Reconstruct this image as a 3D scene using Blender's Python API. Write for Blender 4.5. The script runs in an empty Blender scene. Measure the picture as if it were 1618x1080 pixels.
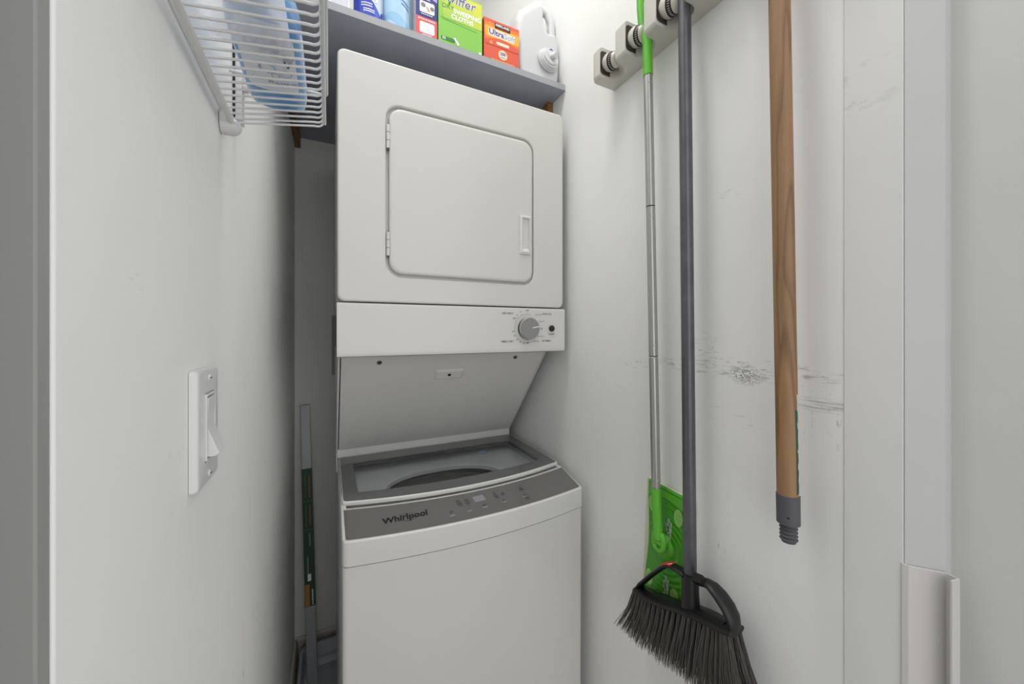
import bpy, bmesh, math, random
from mathutils import Vector, Matrix
random.seed(7)
S = bpy.context.scene
COL = S.collection
H = 1.24                                   # eye height above the floor; shapes are written relative to it

# ------------------------------------------------------------------ camera, world, lights, exposure
F_PX = 583.0
YAW = math.radians(26.4)
cam_d = bpy.data.cameras.new('camera'); cam = bpy.data.objects.new('camera', cam_d); COL.objects.link(cam)
cam_d.sensor_fit = 'HORIZONTAL'; cam_d.sensor_width = 36; cam_d.lens = F_PX / 1618 * 36
cam_d.shift_y = -18 / 1618; cam_d.clip_start = 0.01
cam.location = (0, 0, H); cam.rotation_euler = (math.pi / 2, 0, -YAW)
S.camera = cam

w = bpy.data.worlds.new('world'); S.world = w; w.use_nodes = True
w.node_tree.nodes['Background'].inputs[0].default_value = (0.97, 0.98, 1.0, 1)
w.node_tree.nodes['Background'].inputs[1].default_value = 1.25

def area(name, loc, rot, sx, sy, power, col=(1, 1, 1)):
    d = bpy.data.lights.new(name, 'AREA'); d.shape = 'RECTANGLE'; d.size = sx; d.size_y = sy
    d.energy = power; d.color = col
    o = bpy.data.objects.new(name, d); COL.objects.link(o); o.location = loc; o.rotation_euler = rot
    return o
area('closet_ceiling_light', (0.18, 0.62, 2.98), (0, 0, 0), 0.34, 0.28, 8.0, (1.0, 0.99, 0.97))
area('room_fill_light', (0.3, -2.4, 1.4), (math.radians(90), 0, 0), 2.4, 2.2, 4, (1.0, 0.995, 0.985))  # added fill light behind the camera, no known window there

S.view_settings.view_transform = 'Standard'
S.view_settings.look = 'None'
S.view_settings.exposure = 0.17
S.view_settings.gamma = 1.0
S.view_settings.use_curve_mapping = False

# ------------------------------------------------------------------ measuring helpers
CF, SF = math.cos(YAW), math.sin(YAW)
def ray(px, py):
    u = (px - 809) / F_PX; v = (522 - py) / F_PX
    return Vector((SF + CF * u, CF - SF * u, v))
def on_x(px, py, X): r = ray(px, py); return r * (X / r.x)
def on_y(px, py, Y): r = ray(px, py); return r * (Y / r.y)
def on_z(px, py, Z): r = ray(px, py); return r * (Z / r.z)

# ------------------------------------------------------------------ materials
def lin(c):
    c = c / 255.0
    return c / 12.92 if c <= 0.04045 else ((c + 0.055) / 1.055) ** 2.4
def rgb(*c): return tuple(lin(x) for x in c) + (1,)
MATS = {}
def mat(name, col, rough=0.5, metal=0.0, spec=0.5, bump=None, vary=None, coat=0.0):
    if name in MATS: return MATS[name]
    m = bpy.data.materials.new(name); m.use_nodes = True; nt = m.node_tree; b = nt.nodes['Principled BSDF']
    b.inputs['Base Color'].default_value = rgb(*col); b.inputs['Roughness'].default_value = rough
    b.inputs['Metallic'].default_value = metal; b.inputs['Specular IOR Level'].default_value = spec
    b.inputs['Coat Weight'].default_value = coat
    tc = nt.nodes.new('ShaderNodeTexCoord')
    if vary:
        n = nt.nodes.new('ShaderNodeTexNoise'); n.inputs['Scale'].default_value = vary[0]; n.inputs['Detail'].default_value = 4
        nt.links.new(tc.outputs['Object'], n.inputs['Vector'])
        r = nt.nodes.new('ShaderNodeValToRGB')
        r.color_ramp.elements[0].position = 0.3; r.color_ramp.elements[1].position = 0.7
        r.color_ramp.elements[0].color = rgb(*vary[1]); r.color_ramp.elements[1].color = rgb(*col)
        nt.links.new(n.outputs['Fac'], r.inputs[0]); nt.links.new(r.outputs[0], b.inputs['Base Color'])
    if bump:
        n = nt.nodes.new('ShaderNodeTexNoise'); n.inputs['Scale'].default_value = bump[0]; n.inputs['Detail'].default_value = 3
        bp = nt.nodes.new('ShaderNodeBump'); bp.inputs['Strength'].default_value = bump[1]; bp.inputs['Distance'].default_value = 0.002
        nt.links.new(tc.outputs['Object'], n.inputs['Vector']); nt.links.new(n.outputs['Fac'], bp.inputs['Height'])
        nt.links.new(bp.outputs[0], b.inputs['Normal'])
    MATS[name] = m
    return m

def wall_mat(name, col, marks):
    """painted drywall; marks = list of (y, z, half length, half height, strength, stretch) scuffs in world metres"""
    m = bpy.data.materials.new(name); m.use_nodes = True; nt = m.node_tree; L = nt.links.new; N = nt.nodes.new
    b = nt.nodes['Principled BSDF']; b.inputs['Roughness'].default_value = 0.55; b.inputs['Specular IOR Level'].default_value = 0.4
    g = N('ShaderNodeNewGeometry'); sep = N('ShaderNodeSeparateXYZ'); L(g.outputs['Position'], sep.inputs[0])
    def M(op, a, c=None, d=None):
        n = N('ShaderNodeMath'); n.operation = op
        for i, v in enumerate((a, c, d)):
            if v is None: continue
            if isinstance(v, (int, float)): n.inputs[i].default_value = v
            else: L(v, n.inputs[i])
        return n.outputs[0]
    total = None
    for k, (y, z, hy, hz, st, sy, sz, thr) in enumerate(marks):
        dy = M('DIVIDE', M('SUBTRACT', sep.outputs['Y'], y), hy); dz = M('DIVIDE', M('SUBTRACT', sep.outputs['Z'], z + H), hz)
        r2 = M('ADD', M('MULTIPLY', dy, dy), M('MULTIPLY', dz, dz))
        mask = M('MAXIMUM', M('SUBTRACT', 1.0, r2), 0.0)
        mp = N('ShaderNodeMapping'); mp.inputs['Scale'].default_value = (1, sy, sz); mp.inputs['Location'].default_value = (k * 3.1, k * 1.7, 0)
        L(g.outputs['Position'], mp.inputs[0])
        n = N('ShaderNodeTexNoise'); n.inputs['Scale'].default_value = 1; n.inputs['Detail'].default_value = 6; n.inputs['Roughness'].default_value = 0.65
        L(mp.outputs[0], n.inputs['Vector'])
        t = M('MINIMUM', M('MAXIMUM', M('MULTIPLY', M('SUBTRACT', n.outputs['Fac'], thr), 9.0), 0.0), 1.0)
        v = M('MULTIPLY', M('MULTIPLY', t, mask), st)
        total = v if total is None else M('MAXIMUM', total, v)
    n2 = N('ShaderNodeTexNoise'); n2.inputs['Scale'].default_value = 3.0; n2.inputs['Detail'].default_value = 5
    L(g.outputs['Position'], n2.inputs['Vector'])
    mx = N('ShaderNodeMix'); mx.data_type = 'RGBA'
    mx.inputs[6].default_value = rgb(*[c - 5 for c in col]); mx.inputs[7].default_value = rgb(*[min(255, c + 3) for c in col])
    L(n2.outputs['Fac'], mx.inputs[0])
    out = mx.outputs[2]
    if total is not None:
        m2 = N('ShaderNodeMix'); m2.data_type = 'RGBA'; L(total, m2.inputs[0]); L(out, m2.inputs[6]); m2.inputs[7].default_value = rgb(80, 80, 78)
        out = m2.outputs[2]
    L(out, b.inputs['Base Color'])
    n3 = N('ShaderNodeTexNoise'); n3.inputs['Scale'].default_value = 260; n3.inputs['Detail'].default_value = 3; L(g.outputs['Position'], n3.inputs['Vector'])
    n4 = N('ShaderNodeTexNoise'); n4.inputs['Scale'].default_value = 14; n4.inputs['Detail'].default_value = 2; L(g.outputs['Position'], n4.inputs['Vector'])
    hsum = M('ADD', M('MULTIPLY', n3.outputs['Fac'], 0.12), M('MULTIPLY', n4.outputs['Fac'], 0.9))
    bp = N('ShaderNodeBump'); bp.inputs['Strength'].default_value = 0.35; bp.inputs['Distance'].default_value = 0.003
    L(hsum, bp.inputs['Height']); L(bp.outputs[0], b.inputs['Normal'])
    return m

def wood_mat(name, c1, c2, scale=(40, 40, 3), knot=True):
    m = bpy.data.materials.new(name); m.use_nodes = True; nt = m.node_tree; L = nt.links.new; N = nt.nodes.new
    b = nt.nodes['Principled BSDF']; b.inputs['Roughness'].default_value = 0.5
    tc = N('ShaderNodeTexCoord'); mp = N('ShaderNodeMapping'); mp.inputs['Scale'].default_value = scale; L(tc.outputs['Object'], mp.inputs[0])
    n = N('ShaderNodeTexNoise'); n.inputs['Scale'].default_value = 1; n.inputs['Detail'].default_value = 2; n.inputs['Distortion'].default_value = 0.6
    L(mp.outputs[0], n.inputs['Vector'])
    mu = N('ShaderNodeMath'); mu.operation = 'MULTIPLY'; mu.inputs[1].default_value = 5.0; L(n.outputs['Fac'], mu.inputs[0])
    fr = N('ShaderNodeMath'); fr.operation = 'FRACT'; L(mu.outputs[0], fr.inputs[0])
    r = N('ShaderNodeValToRGB'); e = r.color_ramp.elements; e[0].position = 0.0; e[0].color = rgb(*c2); e[1].position = 0.35; e[1].color = rgb(*c1)
    e2 = e.new(0.92); e2.color = rgb(*[int(x * 0.93) for x in c1]); e3 = e.new(1.0); e3.color = rgb(*c2)
    L(fr.outputs[0], r.inputs[0])
    mp2 = N('ShaderNodeMapping'); mp2.inputs['Scale'].default_value = tuple(s * 9 for s in scale); L(tc.outputs['Object'], mp2.inputs[0])
    n2 = N('ShaderNodeTexNoise'); n2.inputs['Scale'].default_value = 1; L(mp2.outputs[0], n2.inputs['Vector'])
    mx = N('ShaderNodeMix'); mx.data_type = 'RGBA'; mx.blend_type = 'MULTIPLY'; mx.inputs[0].default_value = 0.35
    L(r.outputs[0], mx.inputs[6]); L(n2.outputs['Color'], mx.inputs[7])
    g = N('ShaderNodeRGBToBW'); L(n2.outputs['Color'], g.inputs[0])
    gg = N('ShaderNodeMath'); gg.operation = 'ADD'; gg.inputs[1].default_value = 0.35; L(g.outputs[0], gg.inputs[0]); L(gg.outputs[0], mx.inputs[7])
    L(mx.outputs[2], b.inputs['Base Color'])
    return m

def glass_pane(name, tint=(0.93, 0.96, 0.96), refl=1.0, rough=0.02):
    m = bpy.data.materials.new(name); m.use_nodes = True; nt = m.node_tree; nt.nodes.clear(); L = nt.links.new; N = nt.nodes.new
    o = N('ShaderNodeOutputMaterial'); mx = N('ShaderNodeMixShader'); t = N('ShaderNodeBsdfTransparent'); g = N('ShaderNodeBsdfGlossy')
    t.inputs[0].default_value = (*tint, 1); g.inputs['Roughness'].default_value = rough
    f = N('ShaderNodeFresnel'); f.inputs[0].default_value = 1.5; mu = N('ShaderNodeMath'); mu.operation = 'MULTIPLY'; mu.inputs[1].default_value = refl
    L(f.outputs[0], mu.inputs[0]); L(mu.outputs[0], mx.inputs[0]); L(t.outputs[0], mx.inputs[1]); L(g.outputs[0], mx.inputs[2]); L(mx.outputs[0], o.inputs[0])
    return m

M_wallR = wall_mat('painted_wall_right', (241, 241, 239), [
    (0.415, -0.068, 0.20, 0.022, 0.62, 45, 230, 0.53), (0.395, -0.078, 0.035, 0.020, 0.8, 260, 380, 0.47), (0.475, -0.045, 0.04, 0.05, 0.45, 40, 300, 0.55),
    (0.285, -0.11, 0.045, 0.012, 0.6, 14, 330, 0.47), (0.275, -0.12, 0.05, 0.07, 0.4, 120, 60, 0.58), (0.66, -0.075, 0.07, 0.016, 0.5, 60, 260, 0.55),
    (0.44, -0.16, 0.10, 0.03, 0.4, 40, 330, 0.60), (0.44, -0.41, 0.012, 0.022, 0.5, 300, 60, 0.55), (0.70, -0.14, 0.05, 0.01, 0.45, 30, 300, 0.58), (0.43, 0.25, 0.07, 0.02, 0.3, 40, 260, 0.60)])
M_wallL = wall_mat('painted_wall_left', (243, 243, 241), [
    (0.62, -0.37, 0.04, 0.05, 0.5, 90, 40, 0.60), (0.55, -0.25, 0.03, 0.10, 0.25, 120, 30, 0.60), (1.0, -0.55, 0.3, 0.25, 0.30, 12, 8, 0.58), (0.60, -0.47, 0.02, 0.04, 0.4, 90, 30, 0.58), (0.33, 0.03, 0.02, 0.01, 0.5, 60, 200, 0.62), (0.40, -0.10, 0.02, 0.06, 0.35, 120, 60, 0.6), (0.75, -0.10, 0.12, 0.3, 0.3, 50, 12, 0.63), (0.68, -0.56, 0.03, 0.06, 0.6, 80, 40, 0.56)])
M_wallB = wall_mat('painted_wall_back', (222, 221, 217), [(0, 0, 0, 0, 0, 1, 1, 1)][:0])
M_jamb = wall_mat('painted_jamb', (226, 226, 223), [(0.24, 0.33, 0.05, 0.05, 0.25, 30, 60, 0.55)])
M_enamel = mat('white_enamel', (214, 213, 209), 0.24, bump=(1.2, 0.01))
M_enamel2 = mat('white_plastic_panel', (216, 215, 211), 0.30)
M_dark = mat('dark_gap', (40, 40, 40), 0.8)
M_lidgrey = mat('grey_glass_border', (98, 99, 99), 0.10, spec=0.5)
M_console = mat('grey_console', (108, 107, 105), 0.14, spec=0.5)
M_print = mat('dark_print', (42, 42, 44), 0.6)
M_printg = mat('grey_print', (125, 125, 125), 0.6)
M_printl = mat('light_print', (150, 149, 150), 0.5)
M_printd = mat('soft_print', (74, 73, 72), 0.4)
M_disp = mat('display_window', (142, 142, 148), 0.2)
M_knob = mat('brushed_knob', (158, 158, 158), 0.35, metal=0.6)
M_chrome = mat('chrome', (200, 200, 200), 0.2, metal=1.0)
M_steel = mat('screw_steel', (110, 110, 108), 0.35, metal=1.0)
M_black = mat('black_plastic', (18, 18, 19), 0.42)
M_blackbtn = mat('button_black', (34, 34, 35), 0.3)
M_deck = mat('tub_deck', (246, 249, 250), 0.3)
M_tub = mat('tub_grey', (214, 217, 217), 0.4)
M_drum = mat('drum_steel', (220, 222, 222), 0.35, metal=0.3)
M_glass = glass_pane('lid_window_glass', (0.985, 1.0, 1.0), 0.85)
M_shelf = mat('dark_grey_shelf_paint', (168, 172, 185), 0.36, vary=(9, (157, 161, 175)), bump=(60, 0.05))
M_wire = mat('white_vinyl_wire', (222, 222, 222), 0.3)
M_rack = mat('cream_plastic', (206, 203, 195), 0.38)
M_rackd = mat('rack_inner', (60, 54, 46), 0.6)
M_ball = mat('ivory_roller', (214, 210, 200), 0.28)
M_green = mat('green_plastic', (98, 184, 52), 0.38)
M_greenD = mat('green_plate', (48, 140, 30), 0.35)
M_greenL = mat('light_green_rubber', (150, 205, 105), 0.5)
M_cream = mat('cream_pad', (214, 218, 190), 0.7)
M_alu = mat('silver_pole', (178, 178, 175), 0.33, metal=0.85)
M_darkpole = mat('dark_grey_pole', (104, 104, 110), 0.32, metal=0.5, vary=(30, (90, 90, 96)))
M_red = mat('red_print', (200, 40, 40), 0.5)
M_white = mat('white_print', (240, 240, 240), 0.5)
M_bristle = mat('bristle', (100, 95, 90), 0.6)
M_stick = wood_mat('stained_wood_stick', (158, 121, 84), (122, 91, 61), (26, 26, 2.2))
M_pine = wood_mat('pine_cleat', (150, 108, 66), (110, 74, 42), (60, 5, 60))
M_cap = mat('grey_threaded_cap', (84, 84, 90), 0.5)
M_floor = mat('floor_vinyl', (150, 142, 132), 0.5, vary=(12, (136, 128, 118)))
M_pan = mat('pan_plastic', (170, 172, 176), 0.35)

# ply edge: thin layers
m = bpy.data.materials.new('plywood_edge'); m.use_nodes = True; nt = m.node_tree
g_ = nt.nodes.new('ShaderNodeNewGeometry'); sp_ = nt.nodes.new('ShaderNodeSeparateXYZ'); nt.links.new(g_.outputs['Position'], sp_.inputs[0])
mu_ = nt.nodes.new('ShaderNodeMath'); mu_.operation = 'MULTIPLY'; mu_.inputs[1].default_value = 280; nt.links.new(sp_.outputs['Z'], mu_.inputs[0])
nz_ = nt.nodes.new('ShaderNodeTexNoise'); nz_.inputs['Scale'].default_value = 14; nt.links.new(g_.outputs['Position'], nz_.inputs['Vector'])
ad_ = nt.nodes.new('ShaderNodeMath'); ad_.operation = 'ADD'; nt.links.new(mu_.outputs[0], ad_.inputs[0]); nt.links.new(nz_.outputs['Fac'], ad_.inputs[1])
fr_ = nt.nodes.new('ShaderNodeMath'); fr_.operation = 'FRACT'; nt.links.new(ad_.outputs[0], fr_.inputs[0])
rp_ = nt.nodes.new('ShaderNodeValToRGB'); rp_.color_ramp.elements[0].position = 0.12; rp_.color_ramp.elements[0].color = rgb(128, 130, 136)
rp_.color_ramp.elements[1].position = 0.4; rp_.color_ramp.elements[1].color = rgb(172, 174, 178); nt.links.new(fr_.outputs[0], rp_.inputs[0])
nt.links.new(rp_.outputs[0], nt.nodes['Principled BSDF'].inputs['Base Color']); M_ply = m

# ------------------------------------------------------------------ mesh builder
class MB:
    def __init__(s): s.v = []; s.f = []; s.mi = []; s.mats = []; s.sm = []
    def m(s, mt):
        if mt not in s.mats: s.mats.append(mt)
        return s.mats.index(mt)
    def add(s, vs, fs, mt, smooth=True):
        b = len(s.v); s.v += [Vector(p) for p in vs]; k = s.m(mt)
        for f in fs: s.f.append([b + i for i in f]); s.mi.append(k); s.sm.append(smooth)
        return s
    def box(s, a, b, mt):
        (x0, y0, z0), (x1, y1, z1) = a, b
        vs = [(x0, y0, z0), (x1, y0, z0), (x1, y1, z0), (x0, y1, z0), (x0, y0, z1), (x1, y0, z1), (x1, y1, z1), (x0, y1, z1)]
        return s.add(vs, [(0, 3, 2, 1), (4, 5, 6, 7), (0, 1, 5, 4), (1, 2, 6, 5), (2, 3, 7, 6), (3, 0, 4, 7)], mt)
    def loft(s, loops, mt, closed=True, cap0=True, cap1=True):
        n = len(loops[0]); vs = [p for l in loops for p in l]; fs = []
        for k in range(len(loops) - 1):
            for i in range(n if closed else n - 1):
                j = (i + 1) % n
                fs.append((k * n + i, k * n + j, (k + 1) * n + j, (k + 1) * n + i))
        if cap0: fs.append(tuple(reversed(range(n))))
        if cap1: fs.append(tuple((len(loops) - 1) * n + i for i in range(n)))
        return s.add(vs, fs, mt)
    def prism(s, poly, axis, a, b, mt):
        """poly: 2d points; axis 'z': (x,y), 'x': (y,z), 'y': (x,z)"""
        def P(p, t):
            if axis == 'z': return (p[0], p[1], t)
            if axis == 'x': return (t, p[0], p[1])
            return (p[0], t, p[1])
        return s.loft([[P(p, a) for p in poly], [P(p, b) for p in poly]], mt)
    def tube(s, path, r, mt, n=12, flat=None):
        path = [Vector(p) for p in path]; k = len(path); rs = r if isinstance(r, (list, tuple)) else [r] * k
        loops = []; up = None
        for i, p in enumerate(path):
            t = (path[min(i + 1, k - 1)] - path[max(i - 1, 0)]).normalized()
            if up is None:
                up = Vector((0, 0, 1)) if abs(t.z) < 0.9 else Vector((0, 1, 0))
                if flat: up = Vector(flat[0])
            a = t.cross(up).normalized(); b = a.cross(t).normalized(); up = b
            ka, kb = (1, 1) if not flat else (flat[1], flat[2])
            loops.append([p + a * math.cos(q) * rs[i] * ka + b * math.sin(q) * rs[i] * kb for q in [2 * math.pi * j / n for j in range(n)]])
        return s.loft(loops, mt)
    def lathe(s, o, axis, prof, mt, n=32, cap0=True, cap1=True):
        """prof: (distance along axis, radius)"""
        o = Vector(o); t = Vector(axis).normalized(); a = t.orthogonal().normalized(); b = t.cross(a)
        loops = [[o + t * d + (a * math.cos(q) + b * math.sin(q)) * max(r, 1e-5) for q in [2 * math.pi * j / n for j in range(n)]] for d, r in prof]
        return s.loft(loops, mt, cap0=cap0, cap1=cap1)
    def text(s, t, size, fn, mt, align='CENTER', bold=0.0, shear=0.0):
        """fn(x, y) -> point"""
        vs, fs = glyphs(t, size, align, bold, shear)
        return s.add([fn(x, y) for x, y in vs], fs, mt, False)
    def flat(s, o, r, u, pts, mt):
        o = Vector(o); r = Vector(r); u = Vector(u)
        return s.add([o + r * x + u * y for x, y in pts], [tuple(range(len(pts)))], mt, False)
    def build(s, name, parent=None, bevel=0, seg=3, sharp=35, solid=0, mods=None, limit=30):
        xs = [p.x for p in s.v]; ys = [p.y for p in s.v]; zs = [p.z for p in s.v]
        org = Vector(((min(xs) + max(xs)) / 2, (min(ys) + max(ys)) / 2, min(zs)))
        me = bpy.data.meshes.new(name); me.from_pydata([p - org for p in s.v], [], s.f)
        for mt in s.mats: me.materials.append(mt)
        for i, p in enumerate(me.polygons): p.material_index = s.mi[i]; p.use_smooth = s.sm[i]
        bm = bmesh.new(); bm.from_mesh(me)
        bmesh.ops.recalc_face_normals(bm, faces=bm.faces); bm.to_mesh(me); bm.free()
        me.update(); me.set_sharp_from_angle(angle=math.radians(sharp))
        o = bpy.data.objects.new(name, me); COL.objects.link(o)
        wl = org + Vector((0, 0, H))
        WL[o.name] = wl
        if parent is not None: o.parent = parent; o.location = wl - WL[parent.name]
        else: o.location = wl
        if solid:
            md = o.modifiers.new('solidify', 'SOLIDIFY'); md.thickness = solid; md.offset = 0
        if bevel:
            md = o.modifiers.new('bevel', 'BEVEL'); md.width = bevel; md.segments = seg; md.limit_method = 'ANGLE'; md.angle_limit = math.radians(limit)
            md.harden_normals = True
        if sharp < 170:
            md = o.modifiers.new('weighted', 'WEIGHTED_NORMAL'); md.keep_sharp = True; md.weight = 90
        return o
WL = {}
GC = {}
def glyphs(t, size, align, bold, shear):
    key = (t, size, align, bold, shear)
    if key in GC: return GC[key]
    c = bpy.data.curves.new('lettering', 'FONT'); c.body = t; c.size = size; c.align_x = align; c.align_y = 'CENTER'; c.offset = bold; c.shear = shear
    c.resolution_u = 3
    o = bpy.data.objects.new('lettering', c)
    me = bpy.data.meshes.new_from_object(o)
    r = ([(v.co.x, v.co.y) for v in me.vertices], [tuple(p.vertices) for p in me.polygons])
    bpy.data.objects.remove(o); bpy.data.meshes.remove(me); bpy.data.curves.remove(c)
    GC[key] = r
    return r
def plane_fn(o, r, u):
    o = Vector(o); r = Vector(r).normalized(); u = Vector(u).normalized()
    return lambda x, y: o + r * x + u * y
def empty(name, loc, label, cat, group=None):
    o = bpy.data.objects.new(name, None); COL.objects.link(o); o.empty_display_size = 0.05
    l = Vector(loc) + Vector((0, 0, H)); o.location = l; WL[o.name] = l
    tag(o, label, cat, group); return o
def tag(o, label, cat, group=None):
    o['label'] = label; o['category'] = cat
    if group: o['group'] = group
    return o
def struct(o): o['kind'] = 'structure'; return o
def rrect(x0, x1, y0, y1, r, n=6):
    pts = []
    for cx, cy, a0 in ((x1 - r, y0 + r, -90), (x1 - r, y1 - r, 0), (x0 + r, y1 - r, 90), (x0 + r, y0 + r, 180)):
        for i in range(n + 1):
            a = math.radians(a0 + 90 * i / n); pts.append((cx + r * math.cos(a), cy + r * math.sin(a)))
    return pts
def circ(cx, cy, r, n=32, ry=None):
    return [(cx + r * math.cos(2 * math.pi * i / n), cy + (ry or r) * math.sin(2 * math.pi * i / n)) for i in range(n)]

# ------------------------------------------------------------------ the setting
XL, XR, YB, YF = -0.116, 0.650, 1.62, 0.2516
ZF, ZC = -1.24, 1.76
X0L, X0R = -0.132, 0.690
mb = MB(); mb.prism([(XL, YF), (XL, YB + 0.1), (XL - 0.12, YB + 0.1), (XL - 0.12, YF)], 'z', ZF, ZC, M_wallL)
struct(mb.build('wall_left', bevel=0.0015, seg=2))
M_trim_shade = mat('trim_shade_grey', (150, 150, 147), 0.5)  # darker grey puts the shade of the left strip into its colour
mb = MB(); mb.prism([(XL - 0.0008, YF - 0.0004), (XL - 0.12, YF - 0.0004), (XL - 0.12, -0.25), (X0L, -0.25), (X0L, YF - 0.010), (XL - 0.0008, YF - 0.010)], 'z', ZF, ZC, M_trim_shade)
struct(mb.build('trim_2', bevel=0.001, seg=2))
mb = MB(); mb.prism([(XR, 0.2575), (XR, YB + 0.1), (XR + 0.14, YB + 0.1), (XR + 0.14, 0.2575)], 'z', ZF, ZC, M_wallR)
struct(mb.build('wall_right'))
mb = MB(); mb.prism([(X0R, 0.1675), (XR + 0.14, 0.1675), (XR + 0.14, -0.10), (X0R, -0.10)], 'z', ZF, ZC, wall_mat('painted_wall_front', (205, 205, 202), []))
struct(mb.build('wall_front'))
mb = MB(); mb.prism([(0.6485, 0.2575), (XR + 0.14, 0.2575), (XR + 0.14, 0.1970), (0.6485, 0.1970)], 'z', ZF, ZC, M_jamb)
struct(mb.build('trim_1', bevel=0.001, seg=2))
mb = MB(); mb.prism([(XR + 0.14, 0.1968), (XR + 0.14, 0.1675), (0.6715, 0.1675), (0.6485, 0.1960), (0.6490, 0.1968)], 'z', ZF, ZC, wall_mat('jamb_facet_shade', (196, 196, 194), []))  # angled jamb facet, coloured darker to tone down the light it catches
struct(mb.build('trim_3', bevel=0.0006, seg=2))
mb = MB(); mb.box((XL, YB, ZF), (XR, YB + 0.1, ZC), M_wallB); struct(mb.build('wall_back'))
mb = MB(); mb.box((XL - 0.12, -0.10, ZC), (XR + 0.14, YB + 0.1, ZC + 0.1), M_wallB); struct(mb.build('ceiling'))
mb = MB(); mb.box((XL - 1.6, -2.6, ZF - 0.08), (XR + 1.6, YB + 0.1, ZF), M_floor); struct(mb.build('floor'))
M_base = mat('baseboard_paint', (190, 186, 178), 0.4)
mb = MB(); mb.prism([(YB, ZF), (YB, ZF + 0.076), (YB - 0.006, ZF + 0.076), (YB - 0.013, ZF + 0.062), (YB - 0.013, ZF)], 'x', XL, XR, M_base)
struct(mb.build('baseboard_back'))
mb = MB(); mb.prism([(XL, ZF), (XL, ZF + 0.076), (XL + 0.006, ZF + 0.076), (XL + 0.013, ZF + 0.062), (XL + 0.013, ZF)], 'y', YF, YB - 0.013, M_base)
struct(mb.build('baseboard_left'))
mb = MB(); mb.prism([(XR, ZF), (XR, ZF + 0.076), (XR - 0.006, ZF + 0.076), (XR - 0.013, ZF + 0.062), (XR - 0.013, ZF)], 'y', 0.2575, YB - 0.013, M_base)
struct(mb.build('baseboard_right'))

# white corner guard on the right jamb
M_guard = mat('guard_plastic', (206, 203, 200), 0.22, coat=0.4)
prof = [(0.6485, 0.1965), (0.6475, 0.1900), (0.6700, 0.1640), (0.6680, 0.1545), (0.6530, 0.1560), (0.6528, 0.1585), (0.6600, 0.1580), (0.6655, 0.1575),
        (0.6672, 0.1642), (0.6655, 0.1672)]
def offset_line(line, d):
    out = []
    for i, p in enumerate(line):
        a = Vector(line[max(i - 1, 0)]); b = Vector(line[min(i + 1, len(line) - 1)]); t = (b - a).normalized(); nrm = Vector((-t.y, t.x))
        out.append((p[0] + nrm.x * d, p[1] + nrm.y * d))
    return out
line = [(0.6478, 0.1985), (0.6482, 0.1930), (0.6695, 0.1665), (0.6672, 0.1560), (0.6535, 0.1585)]
back = offset_line(line, -0.0012); front = offset_line(line, 0.0012)
mb = MB(); mb.prism(front + back[::-1], 'z', ZF + 0.001, -0.293, M_guard)
o = mb.build('corner_guard', bevel=0.0004, seg=2)
tag(o, 'white plastic corner guard strip with curled edge standing against the right door jamb', 'corner guard')

# ------------------------------------------------------------------ dryer + washer tower
FY = 0.913; DXL, DXR = 0.017, 0.623; YBK = 1.53
dr = empty('stacked_laundry_center', (0.32, 1.2, ZF + 0.02), 'white stacked washer and dryer tower filling the back of the closet', 'washer dryer')
# dryer cabinet with a pressed recess for the door
rx0, rx1, rz0, rz1 = 0.1215, 0.5225, 0.1285, 0.5385
out = rrect(DXL, DXR, 0.0665, 0.638, 0.016, 8); inn = rrect(rx0, rx1, rz0, rz1, 0.036, 8)
mb = MB()
def ring(poly, y): return [(x, y, z) for x, z in poly]
def shrink(poly, d):
    cx = sum(p[0] for p in poly) / len(poly); cz = sum(p[1] for p in poly) / len(poly)
    x0 = min(p[0] for p in poly); x1 = max(p[0] for p in poly); z0 = min(p[1] for p in poly); z1 = max(p[1] for p in poly)
    return [(cx + (x - cx) * (1 - 2 * d / (x1 - x0)), cz + (z - cz) * (1 - 2 * d / (z1 - z0))) for x, z in poly]
loops = [ring(out, YBK), ring(out, FY + 0.005), ring(shrink(out, 0.0015), FY + 0.0015), ring(shrink(out, 0.005), FY),
         ring(shrink(inn, -0.004), FY), ring(shrink(inn, -0.001), FY + 0.001), ring(inn, FY + 0.004), ring(inn, FY + 0.012)]
mb.loft(loops, M_enamel, cap0=True, cap1=True)
mb.build('dryer_cabinet', dr, sharp=60)
# door
dpoly = rrect(0.128, 0.517, 0.1350, 0.5310, 0.031, 8)
mb = MB(); mb.loft([ring(dpoly, FY + 0.0118), ring(dpoly, FY + 0.002), ring(shrink(dpoly, 0.001), FY - 0.0015), ring(shrink(dpoly, 0.004), FY - 0.003),
                    ring(shrink(dpoly, 0.009), FY - 0.0035)], M_enamel)
door = mb.build('dryer_door', dr, sharp=60)
hx0, hx1, hz0, hz1 = 0.4745, 0.5095, 0.213, 0.3215
h1 = rrect(hx0, hx1, hz0, hz1, 0.003, 3); h2 = rrect(hx0 + 0.006, hx1 - 0.0065, hz0 + 0.007, hz1 - 0.007, 0.002, 3); h3 = rrect(hx0 + 0.012, hx1 - 0.007, hz0 + 0.016, hz1 - 0.011, 0.002, 3)
mb = MB(); mb.loft([ring(h1, FY - 0.0030), ring(h1, FY - 0.0075), ring(h2, FY - 0.0095), ring(h2, FY - 0.0088), ring(h3, FY - 0.0036)], M_enamel2, cap0=False)
mb.build('door_handle', door, sharp=25)
for zc in (0.459, 0.205):
    mb = MB()
    for k in range(3):
        z0 = zc - 0.028 + k * 0.019
        mb.lathe((0.1255, FY - 0.001, z0), (0, 0, 1), [(0, 0.0033), (0.0005, 0.0040), (0.0175, 0.0040), (0.018, 0.0033)], M_enamel2, 12)
    mb.lathe((0.1255, FY - 0.001, zc - 0.032), (0, 0, 1), [(0, 0.002), (0.062, 0.002)], M_steel, 8)
    mb.build('hinge', dr)
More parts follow.
